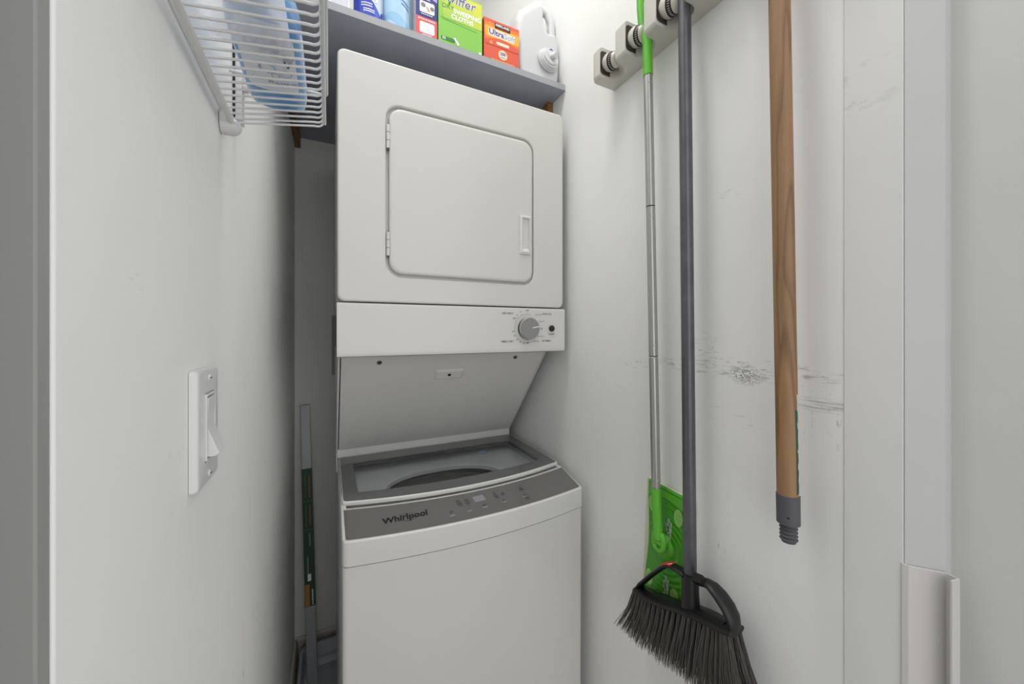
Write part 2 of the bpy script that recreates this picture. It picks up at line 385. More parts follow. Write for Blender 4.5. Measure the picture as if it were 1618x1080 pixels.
# control panel
mb = MB()
pp = [(FY + 0.002, 0.0635), (FY - 0.003, 0.0625), (FY - 0.005, 0.058), (FY - 0.005, -0.050), (FY - 0.003, -0.0585), (FY + 0.004, -0.0615), (FY + 0.06, -0.0615), (FY + 0.06, 0.0635)]
mb.prism(pp, 'x', DXL - 0.001, DXR + 0.0015, M_enamel2)
KX, KZ, PY = 0.4985, 0.006, FY - 0.0054
tf = lambda X, Z: (lambda x, y: Vector((X + x, PY, Z + y)))
for t, X, Z, s, mt in (('AIR ONLY', 0.438, 0.0470, 0.0078, M_print), ('TIMED DRY', 0.436, -0.0300, 0.0078, M_print), ('DELICATE', 0.563, 0.0475, 0.0070, M_print), ('NORMAL', 0.561, -0.0295, 0.0074, M_print),
                       ('OFF', KX, 0.0560, 0.0062, M_print), ('OFF', 0.4580, 0.0335, 0.0062, M_print), ('OFF', KX + 0.0005, -0.0345, 0.0062, M_print), ('START', 0.5785, -0.0105, 0.0070, M_print),
                       ('15', 0.4770, 0.0525, 0.0058, M_printg), ('30', 0.4660, 0.0425, 0.0058, M_printg), ('20', 0.4530, -0.0025, 0.0058, M_printg), ('30', 0.4580, -0.0145, 0.0058, M_printg),
                       ('40', 0.4670, -0.0250, 0.0058, M_printg), ('50', 0.4760, -0.0320, 0.0058, M_printg), ('60', 0.4870, -0.0360, 0.0058, M_printg),
                       ('Very Dry', 0.5350, 0.0450, 0.0056, M_printg), ('Less Dry', 0.5460, 0.0265, 0.0056, M_printg), ('Very Dry', 0.5420, -0.0160, 0.0056, M_printg), ('Less Dry', 0.5270, -0.0300, 0.0056, M_printg), ('30', 0.5450, 0.0050, 0.0060, M_print)):
    mb.text(t, s, tf(X, Z), mt, bold=0.00004)
def arc(a0, a1, r, wd, mt, step=4):
    n = max(2, int(abs(a1 - a0) / step)); pi = []; po = []
    for i in range(n + 1):
        a = math.radians(a0 + (a1 - a0) * i / n)
        pi.append((KX + (r - wd) * math.sin(a), PY, KZ + (r - wd) * math.cos(a))); po.append((KX + r * math.sin(a), PY, KZ + r * math.cos(a)))
    mb.loft([pi, po], mt, closed=False, cap0=False, cap1=False)
arc(-65, 0, 0.0405, 0.0005, M_print); arc(4, 22, 0.0405, 0.0005, M_printg); arc(-175, -68, 0.0405, 0.0005, M_print); arc(140, 180, 0.0405, 0.0005, M_print); arc(60, 136, 0.0405, 0.0003, M_printg)
for a in (-65, -45, -25, 0, -100, -118, -135, -150, -165, -178): arc(a, a + 1, 0.0430, 0.0030, M_print, 1)
cp = mb.build('control_panel', dr, sharp=40)
mb = MB()
mb.lathe((KX, PY, KZ), (0, -1, 0), [(0, 0.0295), (0.010, 0.0290)], M_blackbtn, 48)
mb.lathe((KX, PY - 0.010, KZ), (0, -1, 0), [(0, 0.0300), (0.001, 0.0312), (0.0045, 0.0312), (0.0055, 0.0300), (0.0056, 0.0292)], M_chrome, 48)
mb.lathe((KX, PY - 0.0155, KZ), (0, -1, 0), [(0, 0.0292), (0.0006, 0.0288)], M_knob, 48)
a = math.radians(80)
d = Vector((math.sin(a), 0, math.cos(a))); e = Vector((d.z, 0, -d.x)); c0 = Vector((KX, PY - 0.0163, KZ))
mb.add([c0 + d * 0.008 + e * 0.0012, c0 + d * 0.030 + e * 0.0012, c0 + d * 0.030 - e * 0.0012, c0 + d * 0.008 - e * 0.0012], [(0, 1, 2, 3)], M_white, False)
mb.build('timer_knob', dr, sharp=30)
mb = MB(); mb.lathe((0.5785, PY, 0.0062), (0, -1, 0), [(0, 0.0092), (0.003, 0.0092), (0.0045, 0.0078), (0.0050, 0.005)], M_blackbtn, 28)
mb.build('start_button', dr, sharp=30)

# support column behind the opening: sides + sloped plate
SL = [(FY + 0.006, -0.0615), (1.000, -0.0615), (1.272, -0.377), (1.272, -0.403)]   # slope runs from under the panel to the lid hinge
mb = MB()
side = [(FY + 0.03, -0.058), (0.995, -0.062), (1.268, -0.378), (1.268, -0.44), (YBK, -0.44), (YBK, -0.058)]
for x0, x1 in ((DXL + 0.003, DXL + 0.0075), (DXR - 0.0105, DXR - 0.006)): mb.prism(side, 'x', x0, x1, M_enamel)
mb.box((DXL + 0.0075, YBK - 0.01, -0.44), (DXR - 0.0105, YBK, -0.06), M_enamel)
mb.build('support_column', dr, bevel=0.0008, seg=2)
mb = MB()
a0 = Vector((0, 0.930, -0.0625)); a1 = Vector((0, 0.998, -0.0665)); a2 = Vector((0, 1.2745, -0.388))
sn = (a2 - a1).cross(Vector((1, 0, 0))).normalized()
if sn.y > 0: sn = -sn
sp = [(p.y, p.z) for p in (a0, a1, a2)] + [(1.29, -0.388), (1.005, -0.0560), (0.930, -0.0560)]
mb.prism(sp, 'x', DXL + 0.0100, DXR - 0.0125, M_enamel)
plate = mb.build('sloped_plate', dr, bevel=0.001, seg=2)
sd = (a1 - a2).normalized()            # up the slope
def onslope(px, py):
    r = ray(px, py); t = a1.dot(sn) / r.dot(sn); return r * t
bc = onslope(709.5, 590)
mb = MB(); b1 = rrect(-0.043, 0.043, -0.020, 0.020, 0.004, 3); b2 = rrect(-0.037, 0.037, -0.014, 0.014, 0.004, 3); b3 = rrect(-0.036, 0.036, -0.013, 0.013, 0.004, 3)
X_ = Vector((1, 0, 0))
L = lambda poly, h: [bc + X_ * x + sd * y + sn * h for x, y in poly]
mb.loft([L(b1, -0.001), L(b1, 0.0015), L(b2, 0.0050), L(b3, 0.0046)], M_enamel, cap0=False)
mb.lathe(bc + sn * 0.004, sn, [(0, 0.0055), (0.0016, 0.0050), (0.0022, 0.002)], M_steel, 16)
mb.build('raised_cover', plate, sharp=25)
for px, py in ((599.5, 572.5), (814, 564)):
    c = onslope(px, py); mb = MB(); mb.lathe(c, sn, [(0, 0.0065), (0.001, 0.0062), (0.0015, 0.0045), (0.0035, 0.0042), (0.0036, 0.0022), (0.0025, 0.0020)], M_steel, 18)
    mb.build('screw', plate, sharp=25)
mb = MB(); mb.prism([(1.2725, -0.3660), (1.2610, -0.3660), (1.2590, -0.3680), (1.2590, -0.3925), (1.2725, -0.400)], 'x', DXL + 0.006, DXR - 0.009, M_enamel2)
mb.build('hinge_strip', dr, bevel=0.0015, seg=3)

# washer
WXL, WXR = 0.0245, 0.6165
XC, HW = (WXL + WXR) / 2, (WXR - WXL) / 2
def bow(x, base, b): t = (x - XC) / HW; return base - b * (1 - t * t)
NX = 33
xs = [WXL + (WXR - WXL) * i / (NX - 1) for i in range(NX)]
def rcorner(x, r=0.010):
    """how far the front recedes near the vertical corners"""
    d = min(x - WXL, WXR - x)
    return r - math.sqrt(max(r * r - (r - d) ** 2, 0)) if d < r else 0.0
xs = sorted(set([WXL + 0.0, WXL + 0.0008, WXL + 0.002, WXL + 0.004, WXL + 0.007, WXL + 0.010] + [WXL + 0.012 + (WXR - WXL - 0.024) * i / 28 for i in range(29)] + [WXR - 0.010, WXR - 0.007, WXR - 0.004, WXR - 0.002, WXR - 0.0008, WXR]))
def row(base, b, z, r=0.010, inset=0.0):
    out = []
    for x in xs:
        xx = XC + (x - XC) * (1 - inset / HW)
        out.append(Vector((xx, bow(x, base, b) + rcorner(x, r), z)))
    return out
def backrow(Y, z, inset=0.0): return [Vector((XC + (x - XC) * (1 - inset / HW), Y, z)) for x in xs]
def outline(base, b, z, Y, inset=0.0): 
    return row(base + inset, b, z, inset=inset) + backrow(Y, z, inset)[::-1]
mb = MB()
mb.loft([outline(0.818, 0.031, ZF + 0.05, 1.50, 0.004), outline(0.815, 0.031, ZF + 0.06, 1.50), outline(0.812, 0.031, -0.490, 1.50), outline(0.812, 0.031, -0.4775, 1.50), outline(0.812, 0.031, -0.4760, 1.50, 0.0015)], M_enamel)
for x in (0.07, 0.57):
    for y in (0.87, 1.42): mb.lathe((x, y, ZF + 0.008), (0, 0, 1), [(0, 0.02), (0.018, 0.02), (0.02, 0.01), (0.045, 0.01)], M_black, 16)
mb.build('washer_cabinet', dr, sharp=50)
# top shell: front fascia + sloping console bed + step under the lid
FB, FBW = 0.8095, 0.031       # fascia front
CB, CBW = 0.906, 0.040        # console back
ZFr, ZBk = -0.4225, -0.4005
mb = MB()
rows = [row(FB + 0.002, FBW, -0.4748, inset=0.001), row(FB, FBW, -0.4735), row(FB - 0.001, FBW, ZFr - 0.004), row(FB + 0.0005, FBW, ZFr - 0.0008, inset=0.0008), row(FB + 0.003, FBW, ZFr, inset=0.003),
        row(FB + 0.0060, FBW, ZFr - 0.0010, r=0.008, inset=0.0045),
        row(CB, CBW, ZBk - 0.0010, r=0, inset=0.0045), row(CB + 0.003, CBW, ZBk, r=0, inset=0.003), row(CB + 0.0055, CBW, ZBk - 0.0005, r=0, inset=0.002), row(CB + 0.009, CBW, ZBk - 0.009, r=0, inset=0.002),
        backrow(0.962, ZBk - 0.009, 0.002)]
n = len(xs)
mb.loft(rows, M_enamel2, closed=False, cap0=False, cap1=False)
# side skirts
for i in (0, n - 1):
    side_pts = [r[i] for r in rows]
    sx = WXL if i == 0 else WXR
    poly = [Vector((sx, FB + 0.010, -0.4748))] + [Vector((sx, FB + 0.0100, ZFr - 0.0030)), Vector((sx, CB + 0.003, ZBk - 0.003)), Vector((sx, 1.275, ZBk - 0.003)), Vector((sx, 1.275, -0.4748))]
    inner = [Vector((p.x + (0.003 if i == 0 else -0.003), p.y, p.z + (0.0025 if 0 < k < 4 else 0))) for k, p in enumerate(poly)]
    m2 = [Vector((p.x + (0.0075 if i == 0 else -0.0075), p.y, p.z)) for k, p in enumerate(inner)]
    mb.loft([poly, inner, m2], M_enamel2)
mb.build('top_shell', dr, sharp=50)
mb = MB()
mb.loft([row(FB + 0.0062, FBW, ZFr - 0.0002, r=0.008, inset=0.0050), row(CB - 0.0005, CBW, ZBk - 0.0003, r=0, inset=0.0050)], M_console, closed=False, cap0=False, cap1=False)
tilt = Vector((0, 0.0965, 0.022)).normalized()
cn = Vector((1, 0, 0)).cross(tilt)
def oncons(px, py, h=0.0006):
    # console bed is bowed in plan, so its height follows the distance to the fascia line
    z = -0.412
    for _ in range(8):
        p = on_z(px, py, z); f = (p.y - bow(p.x, FB + 0.0062, FBW)) / (bow(p.x, CB, CBW) - bow(p.x, FB + 0.0062, FBW)); z = ZFr + (ZBk - ZFr) * f + h
    return p
def consfn(px, py, ang=0.0):
    c = oncons(px, py); ca, sa = math.cos(ang), math.sin(ang)
    def f(x, y):
        X = c.x + x * ca - y * sa; Y = c.y + x * sa + y * ca
        fr = (Y - bow(X, FB + 0.0062, FBW)) / (bow(X, CB, CBW) - bow(X, FB + 0.0062, FBW))
        return Vector((X, Y, ZFr + (ZBk - ZFr) * fr + 0.0005))
    return f
mb.text('Whirlpool', 0.0230, consfn(641, 816, math.radians(-3)), M_black, bold=0.0006)
f = consfn(645, 816, math.radians(-3))
sw = []
for i in range(21):
    a = math.radians(-150 + 300 * i / 20); sw.append((0.020 * math.cos(a) * 0.9, 0.011 * math.sin(a)))
mb.loft([[f(x, y) for x, y in sw], [f(x * 0.97, y * 0.94) for x, y in sw]], M_black, closed=False, cap0=False, cap1=False)
def crect(px, py, wd, hg, mt, ang=0.0, r=0.001):
    f = consfn(px, py, ang); p = rrect(-wd / 2, wd / 2, -hg / 2, hg / 2, min(r, hg / 2.2), 2); mb.add([f(x, y) for x, y in p], [tuple(range(len(p)))], mt, False)
A_ = 0.06
crect(757, 787, 0.028, 0.020, M_disp, A_)
for px, py in ((715, 814), (742, 806.5), (766.5, 800.5), (797, 792), (829, 783.5)): crect(px, py, 0.013, 0.004, M_disp, A_)
for px, py in ((713, 808), (765, 797), (796, 790), (822, 771.5), (830, 781)): crect(px, py, 0.008, 0.003, M_printd, A_)
for px, py, nn in ((726, 795, 4), (739, 793, 4), (784, 783, 4), (795, 780, 2), (824, 772, 3), (834, 786, 3)):
    for k in range(nn):
        f = consfn(px, py, A_); wd = 0.010 + 0.003 * ((k * 7) % 3) / 2
        p = [(-wd / 2, -0.0009), (wd / 2, -0.0009), (wd / 2, 0.0009), (-wd / 2, 0.0009)]
        mb.add([f(x, y + (nn / 2 - k) * 0.0055) for x, y in p], [(0, 1, 2, 3)], M_printd, False)
mb.build('console', dr, sharp=50)
# tub deck under the lid
HO = dict(dy=0.0, e=2.4)
def ang_loop(kind, z, N=480, c=(0.301, 1.000), **k):
    pts = []
    for i in range(N):
        a = 2 * math.pi * i / N; dx, dy = math.cos(a), math.sin(a)
        if kind == 'rect':
            ts = []
            if dx > 1e-9: ts.append((k['x1'] - c[0]) / dx)
            if dx < -1e-9: ts.append((k['x0'] - c[0]) / dx)
            if dy > 1e-9: ts.append((k['y1'] - c[1]) / dy)
            if dy < -1e-9: ts.append((k['y0'] - c[1]) / dy)
            t = min(ts); pts.append(Vector((c[0] + dx * t, c[1] + dy * t, z)))
        else:
            e = k.get('e', 2.6); t = (abs(dx / k['rx']) ** e + abs(dy / k['ry']) ** e) ** (-1 / e)
            pts.append(Vector((c[0] + dx * t, c[1] + k.get('dy', 0) + dy * t, z)))
    return pts
mb = MB()
mb.loft([ang_loop('rect', -0.4105, x0=WXL + 0.006, x1=WXR - 0.006, y0=0.935, y1=1.272), ang_loop('rect', -0.4105, x0=0.050, x1=0.590, y0=0.950, y1=1.245),
         ang_loop('rect', -0.421, x0=0.058, x1=0.582, y0=0.955, y1=1.235), ang_loop('se', -0.423, rx=0.175, ry=0.133, **HO), ang_loop('se', -0.427, rx=0.169, ry=0.127, **HO),
         ang_loop('se', -0.437, rx=0.168, ry=0.126, **HO)], M_deck, cap0=False, cap1=False)
mb.loft([ang_loop('se', -0.4371, rx=0.168, ry=0.126, **HO), ang_loop('se', -0.4372, rx=0.23, ry=0.175, **HO)], M_tub, cap0=False, cap1=False)
mb.build('tub_deck', dr, sharp=40)
mb = MB()
mb.lathe((0.301, 1.000, -0.464), (0, 0, -1), [(-0.003, 0.172), (-0.004, 0.180), (0.0, 0.190), (0.012, 0.192), (0.015, 0.183), (0.012, 0.176), (0.02, 0.172)], M_tub, 64, False, False)
mb.lathe((0.301, 1.000, -0.474), (0, 0, -1), [(0, 0.196), (0.02, 0.198), (0.40, 0.198), (0.42, 0.16), (0.43, 0.001)], M_drum, 64, False, False)
mb.build('wash_basket', dr, sharp=40)
# lid
LB, LBW = 0.929, 0.043
LX0, LX1 = 0.0270, 0.6150
WX0, WX1 = 0.0635, 0.5745
lx = sorted(set([LX0, LX0 + 0.001, LX0 + 0.003, LX0 + 0.007, WX0, WX0 + 0.003, WX1, WX1 - 0.003, LX1 - 0.007, LX1 - 0.003, LX1 - 0.001, LX1] + [WX0 + 0.003 + (WX1 - WX0 - 0.006) * i / 24 for i in range(25)]))
def lrow(kind, z, ins=0.0):
    out = []
    for x in lx:
        xx = 0.321 + (x - 0.321) * (1 - ins / 0.294)
        d = min(x - LX0, LX1 - x); r = 0.007; rc = r - math.sqrt(max(r * r - (r - d) ** 2, 0)) if d < r else 0
        if kind == 'front': y = bow(x, LB, LBW) + rc + ins
        elif kind == 'wf':
            d2 = min(x - WX0, WX1 - x); y = bow(x, 0.978, 0.036) + (0.003 if d2 < 0.0005 else 0)
        elif kind == 'wb': d2 = min(x - WX0, WX1 - x); y = 1.182 - (0.003 if abs(d2) < 0.0005 else 0)
        else: y = 1.2585 - ins
        out.append(Vector((xx, y, z)))
    return out
ZL = -0.3925
nl = len(lx); i0 = lx.index(WX0); i1 = lx.index(WX1)
lid = None
mb = MB()   # white frame
top = [lrow('front', ZL, 0.0035), lrow('wf', ZL - 0.001), lrow('wb', ZL - 0.001), lrow('back', ZL, 0.0035)]
def grid(mb, rows, mt, skip=None, only=None):
    vs = [p for r in rows for p in r]; fs = []
    for k in range(len(rows) - 1):
        for i in range(nl - 1):
            hole = (k == 1 and i0 <= i < i1)
            if skip and hole: continue
            if only and not hole: continue
            fs.append((k * nl + i, k * nl + i + 1, (k + 1) * nl + i + 1, (k + 1) * nl + i))
    mb.add(vs, fs, mt)
def outl(ins, z):
    f_ = lrow('front', z, ins); b_ = lrow('back', z, ins)
    return f_ + b_[::-1]
mb.loft([outl(0.0035, ZL - 0.0002), outl(0.002, ZL + 0.0004), outl(0.0006, ZL - 0.0005), outl(0, ZL - 0.002), outl(0, ZL - 0.0085), outl(0.0015, ZL - 0.0105), outl(0.006, ZL - 0.0108)], M_enamel2, cap0=False, cap1=False)
grid(mb, [lrow('front', ZL - 0.0108, 0.006), lrow('wf', ZL - 0.0108), lrow('wb', ZL - 0.0108), lrow('back', ZL - 0.0108, 0.006)], M_enamel2, skip=True)
wl_ = [r for r in (lrow('wf', 0), lrow('wb', 0))]
loop = [(p.x, p.y) for p in wl_[0][i0:i1 + 1]] + [(p.x, p.y) for p in wl_[1][i0:i1 + 1]][::-1]
mb.loft([[(x, y, ZL - 0.0005) for x, y in loop], [(x, y, ZL - 0.0108) for x, y in loop]], M_lidgrey, cap0=False, cap1=False)
lid = mb.build('washer_lid', dr, sharp=50)
mb = MB(); grid(mb, [lrow('front', ZL, 0.0035), lrow('wf', ZL), lrow('wb', ZL), lrow('back', ZL, 0.0035)], M_lidgrey, skip=True)
mb.build('glass_border', lid)
mb = MB(); grid(mb, [lrow('front', ZL, 0.0035), lrow('wf', ZL), lrow('wb', ZL), lrow('back', ZL, 0.0035)], M_glass, only=True)
mb.v = mb.v; mb.build('window_pane', lid)
M_badge = mat('badge_blue', (70, 110, 170), 0.5); M_badgeg = mat('badge_grey', (150, 155, 160), 0.5)
mb = MB(); c = on_z(763, 714, ZL + 0.0004)
mb.flat(c, (1, 0, 0), (0, 1, 0), circ(0, 0, 0.011, 24), M_badge)
for k in range(14):
    a = 2 * math.pi * k / 14 + 0.2
    if k in (0, 7): continue
    q = Vector((math.cos(a), math.sin(a), 0)); t_ = Vector((-q.y, q.x, 0)); p = c + q * 0.0165
    mb.add([p - t_ * 0.0028 - q * 0.002, p + t_ * 0.0028 - q * 0.002, p + t_ * 0.0028 + q * 0.002, p - t_ * 0.0028 + q * 0.002], [(0, 1, 2, 3)], M_badgeg, False)
mb.text('he', 0.014, plane_fn(c + Vector((0, 0, 0.0002)), (1, 0, 0), (0, 1, 0)), M_white)
mb.build('round_badge', lid)

# drain pan, leaning strip, utility plate
mb = MB()
PX0, PX1, PY0, PY1, PZ = -0.088, 0.634, 0.70, 1.565, ZF
def prr(d, z): return [(x, y, z) for x, y in rrect(PX0 + d, PX1 - d, PY0 + d, PY1 - d, 0.03, 5)]
mb.loft([prr(0, PZ + 0.0005), prr(-0.002, PZ + 0.064), prr(-0.006, PZ + 0.067), prr(-0.006, PZ + 0.070), prr(0.003, PZ + 0.070), prr(0.012, PZ + 0.030), prr(0.025, PZ + 0.028), prr(0.032, PZ + 0.008)], M_pan)
tag(mb.build('drain_pan', sharp=40), 'grey plastic drain pan on the floor under the laundry tower', 'drain pan')
M_strip = mat('galvanised_strip', (140, 142, 144), 0.4, metal=0.5)
M_slg = mat('strip_label_green', (16, 60, 38), 0.5); M_slo = mat('strip_label_orange', (170, 112, 44), 0.5); M_sly = mat('strip_label_yellow', (104, 98, 44), 0.5)
T = Vector((-0.081, 1.600, -0.283)); B = Vector((-0.050, 1.440, ZF + 0.011))
ax = (T - B).normalized(); rt = Vector((1, 0, 0)); rt = (rt - ax * rt.dot(ax)).normalized(); nf = rt.cross(ax); nf = nf if nf.y < 0 else -nf
st = empty('metal_channel_strip', B, 'thin grey metal channel strip leaning in the gap left of the laundry tower', 'metal strip')
Ln = (T - B).length
mb = MB(); w2, dd, th = 0.0155, 0.012, 0.0018
sec = [(-w2, -dd), (-w2, 0), (w2, 0), (w2, -dd), (w2 - th, -dd), (w2 - th, -th), (-w2 + th, -th), (-w2 + th, -dd)]
mb.loft([[B + ax * t + rt * x + nf * y for x, y in sec] for t in (0, Ln)], M_strip)
mb.build('channel', st, bevel=0.0006, seg=2)
def alt(py):   # height along the strip for a photo row
    lo, hi = 0.0, Ln
    for _ in range(40):
        md = (lo + hi) / 2; p = B + ax * md; dep = p.x * SF + p.y * CF; y = 522 - F_PX * p.z / dep
        if y > py: lo = md
        else: hi = md
    return lo
mb = MB(); t0, t1 = alt(957), alt(740)
lab = [(-w2 - 0.0012, -dd), (-w2 - 0.0012, 0.0012), (w2 + 0.0012, 0.0012), (w2 + 0.0014, -dd), (w2 + 0.0002, -dd), (w2 + 0.0002, 0.0003), (-w2 - 0.0002, 0.0003), (-w2 - 0.0002, -dd)]
mb.loft([[B + ax * t + rt * x + nf * y for x, y in lab] for t in (t0, t1)], M_slg)
fl = lambda x, t: B + ax * t + rt * x + nf * 0.0016
def lrect(x0, x1, ta, tb, mt): mb.add([fl(x0, ta), fl(x1, ta), fl(x1, tb), fl(x0, tb)], [(0, 1, 2, 3)], mt, False)
lrect(-w2, -0.001, t0 + 0.002, alt(922), M_slo)
lrect(-w2, w2, alt(792), alt(791), M_sly); lrect(-w2, w2, alt(837), alt(836), M_sly)
lrect(-0.006, 0.005, alt(917), alt(906), M_white)
for ya, yb, x, mt in ((785, 752, -0.006, M_sly), (830, 800, -0.006, M_sly), (905, 880, -0.004, M_printl), (955, 930, 0.008, M_white), (862, 842, 0.004, M_printl), (786, 752, 0.007, M_slo), (830, 800, 0.007, M_slo)):
    t = alt(ya); te = alt(yb)
    while t < te: lrect(x - 0.0022, x + 0.0022, t, t + 0.004, mt); t += 0.0065
mb.build('label_sleeve', st)
mb = MB(); mb.box((0.010, YB - 0.006, -0.175), (0.16, YB, 0.06), mat('plate_white', (150, 148, 142), 0.5)); o = mb.build('outlet_plate', bevel=0.002)
tag(o, 'pale wall plate on the back wall, mostly hidden behind the laundry tower', 'wall plate')

# ------------------------------------------------------------------ high shelf and its supports
SZ0, SZ1, SY = 0.735, 0.7525, 0.941
mb = MB(); mb.box((XL + 0.0005, SY, SZ0), (XR - 0.0005, YB - 0.001, SZ1), M_shelf)
mb.add([(XL + 0.0005, SY - 0.0005, SZ0), (XR - 0.0005, SY - 0.0005, SZ0), (XR - 0.0005, SY - 0.0005, SZ1), (XL + 0.0005, SY - 0.0005, SZ1)], [(0, 1, 2, 3)], M_ply, False)
tag(mb.build('plywood_shelf'), 'dark grey painted plywood shelf spanning the closet above the dryer', 'shelf')
for x0, x1, lb in ((XL + 0.0005, XL + 0.0195, 'brown pine cleat holding the left end of the grey shelf, on the left wall'), (XR - 0.0195, XR - 0.0005, 'brown pine cleat holding the right end of the grey shelf, on the right wall')):
    mb = MB(); mb.box((x0, 1.01, 0.694), (x1, YB - 0.001, SZ0 - 0.0003), M_pine)
    tag(mb.build('wooden_cleat', bevel=0.001, seg=2), lb, 'shelf support', 'shelf cleats')

SH = SZ1 + 0.0004
def fpl(Y, X, Z): return lambda x, y: Vector((X + x, Y, Z + y))
# green box
def carton(name, x0, x1, y0, y1, h, mt, side, label, deco, lean=0.0):
    mb = MB(); mb.box((x0, y0, SH), (x1, y1, SH + h), mt)
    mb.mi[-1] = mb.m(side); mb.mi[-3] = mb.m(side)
    deco(mb, y0 - 0.0004)
    return tag(mb.build(name, bevel=0.0008, seg=2), label, 'box')
def R(mb, x0, x1, z0, z1, Y, mt, r=0.0, dy=0.0):
    p = rrect(x0, x1, z0, z1, r, 4) if r else [(x0, z0), (x1, z0), (x1, z1), (x0, z1)]
    mb.add([(a, Y - dy, b) for a, b in p], [tuple(range(len(p)))], mt, False)
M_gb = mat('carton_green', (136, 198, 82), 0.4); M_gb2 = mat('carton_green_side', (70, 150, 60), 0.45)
M_gt = mat('print_dark_green', (40, 130, 50), 0.5); M_pur = mat('print_purple', (86, 80, 160), 0.5); M_yg = mat('print_yellow_green', (196, 212, 50), 0.5)
# gradient print for the upper half of the green carton
mg = bpy.data.materials.new('carton_yellow_green_blend'); mg.use_nodes = True; nt = mg.node_tree
gg = nt.nodes.new('ShaderNodeNewGeometry'); mp = nt.nodes.new('ShaderNodeMapping'); mp.inputs['Location'].default_value = (-0.27 * 5, 0, -(H + 0.80) * 7); mp.inputs['Scale'].default_value = (5, 0, 7)
sx_ = nt.nodes.new('ShaderNodeSeparateXYZ'); nt.links.new(gg.outputs['Position'], mp.inputs[0]); nt.links.new(mp.outputs[0], sx_.inputs[0])
ad = nt.nodes.new('ShaderNodeMath'); nt.links.new(sx_.outputs[0], ad.inputs[0]); nt.links.new(sx_.outputs[2], ad.inputs[1])
rp = nt.nodes.new('ShaderNodeValToRGB'); rp.color_ramp.elements[0].color = rgb(136, 198, 82); rp.color_ramp.elements[1].color = rgb(212, 214, 70)
nt.links.new(ad.outputs[0], rp.inputs[0]); nt.links.new(rp.outputs[0], nt.nodes['Principled BSDF'].inputs['Base Color'])
def deco_green(mb, Y):
    X0, X1, Z = 0.2565, 0.3795, SH
    R(mb, X0 + 0.005, X1 - 0.001, Z + 0.072, Z + 0.144, Y, mg)
    mb.add([(X0 + 0.006, Y - 0.0002, Z + 0.144), (X0 + 0.0068, Y - 0.0002, Z + 0.144), (X0 + 0.0118, Y - 0.0002, Z + 0.0690), (X0 + 0.109, Y - 0.0002, Z + 0.0635), (X0 + 0.109, Y - 0.0002, Z + 0.0628), (X0 + 0.011, Y - 0.0002, Z + 0.0680)], [(0, 1, 2, 3, 4, 5)], M_gt, False)
    mb.text('Swiffer', 0.036, fpl(Y - 0.0003, X0 + 0.052, Z + 0.128), M_white, bold=0.0011, shear=0.2)
    mb.text('Swiffer', 0.036, fpl(Y - 0.0006, X0 + 0.052, Z + 0.128), M_pur, bold=0.0, shear=0.2)
    mb.text('DRY', 0.0165, fpl(Y - 0.0003, X0 + 0.026, Z + 0.1035), M_gt)
    mb.text('SWEEPING', 0.0165, fpl(Y - 0.0003, X0 + 0.080, Z + 0.0975), M_white, bold=0.0006)
    mb.text('CLOTHS', 0.0165, fpl(Y - 0.0003, X0 + 0.066, Z + 0.0820), M_white, bold=0.0006)
    mb.flat((X0 + 0.022, Y - 0.0002, Z + 0.112), (1, 0, 0), (0, 0, 1), [(0, 0.012), (0.012, 0.008), (0.010, 0.0), (0.006, -0.006), (0.005, 0.002)], M_gt)
    R(mb, X0 + 0.007, X0 + 0.045, Z + 0.013, Z + 0.023, Y, M_gt, 0.0045, 0.0002)
    mb.text('32', 0.0095, fpl(Y - 0.0004, X0 + 0.015, Z + 0.018), M_white, bold=0.0003)
    mb.flat((X0 + 0.050, Y - 0.0004, Z + 0.016), (1, 0, 0), (0, 0, 1), [(-0.010, 0.010), (-0.004, 0.011), (0.008, -0.003), (0.003, -0.008)], M_white)
    R(mb, X1 - 0.010, X1 - 0.003, Z + 0.002, Z + 0.012, Y, M_white, 0, 0.0002)
carton('carton_box', 0.2565, 0.3795, 0.950, 1.06, 0.146, M_gb, M_gb2, 'lime green box of dry sweeping cloths, tallest green box on the shelf', deco_green)
mb = MB(); mb.tube([(0.345, 0.99, SH + 0.1465), (0.352, 0.985, SH + 0.157), (0.366, 0.99, SH + 0.158), (0.372, 1.0, SH + 0.1465)], [0.004, 0.006, 0.006, 0.004], M_white, 8)
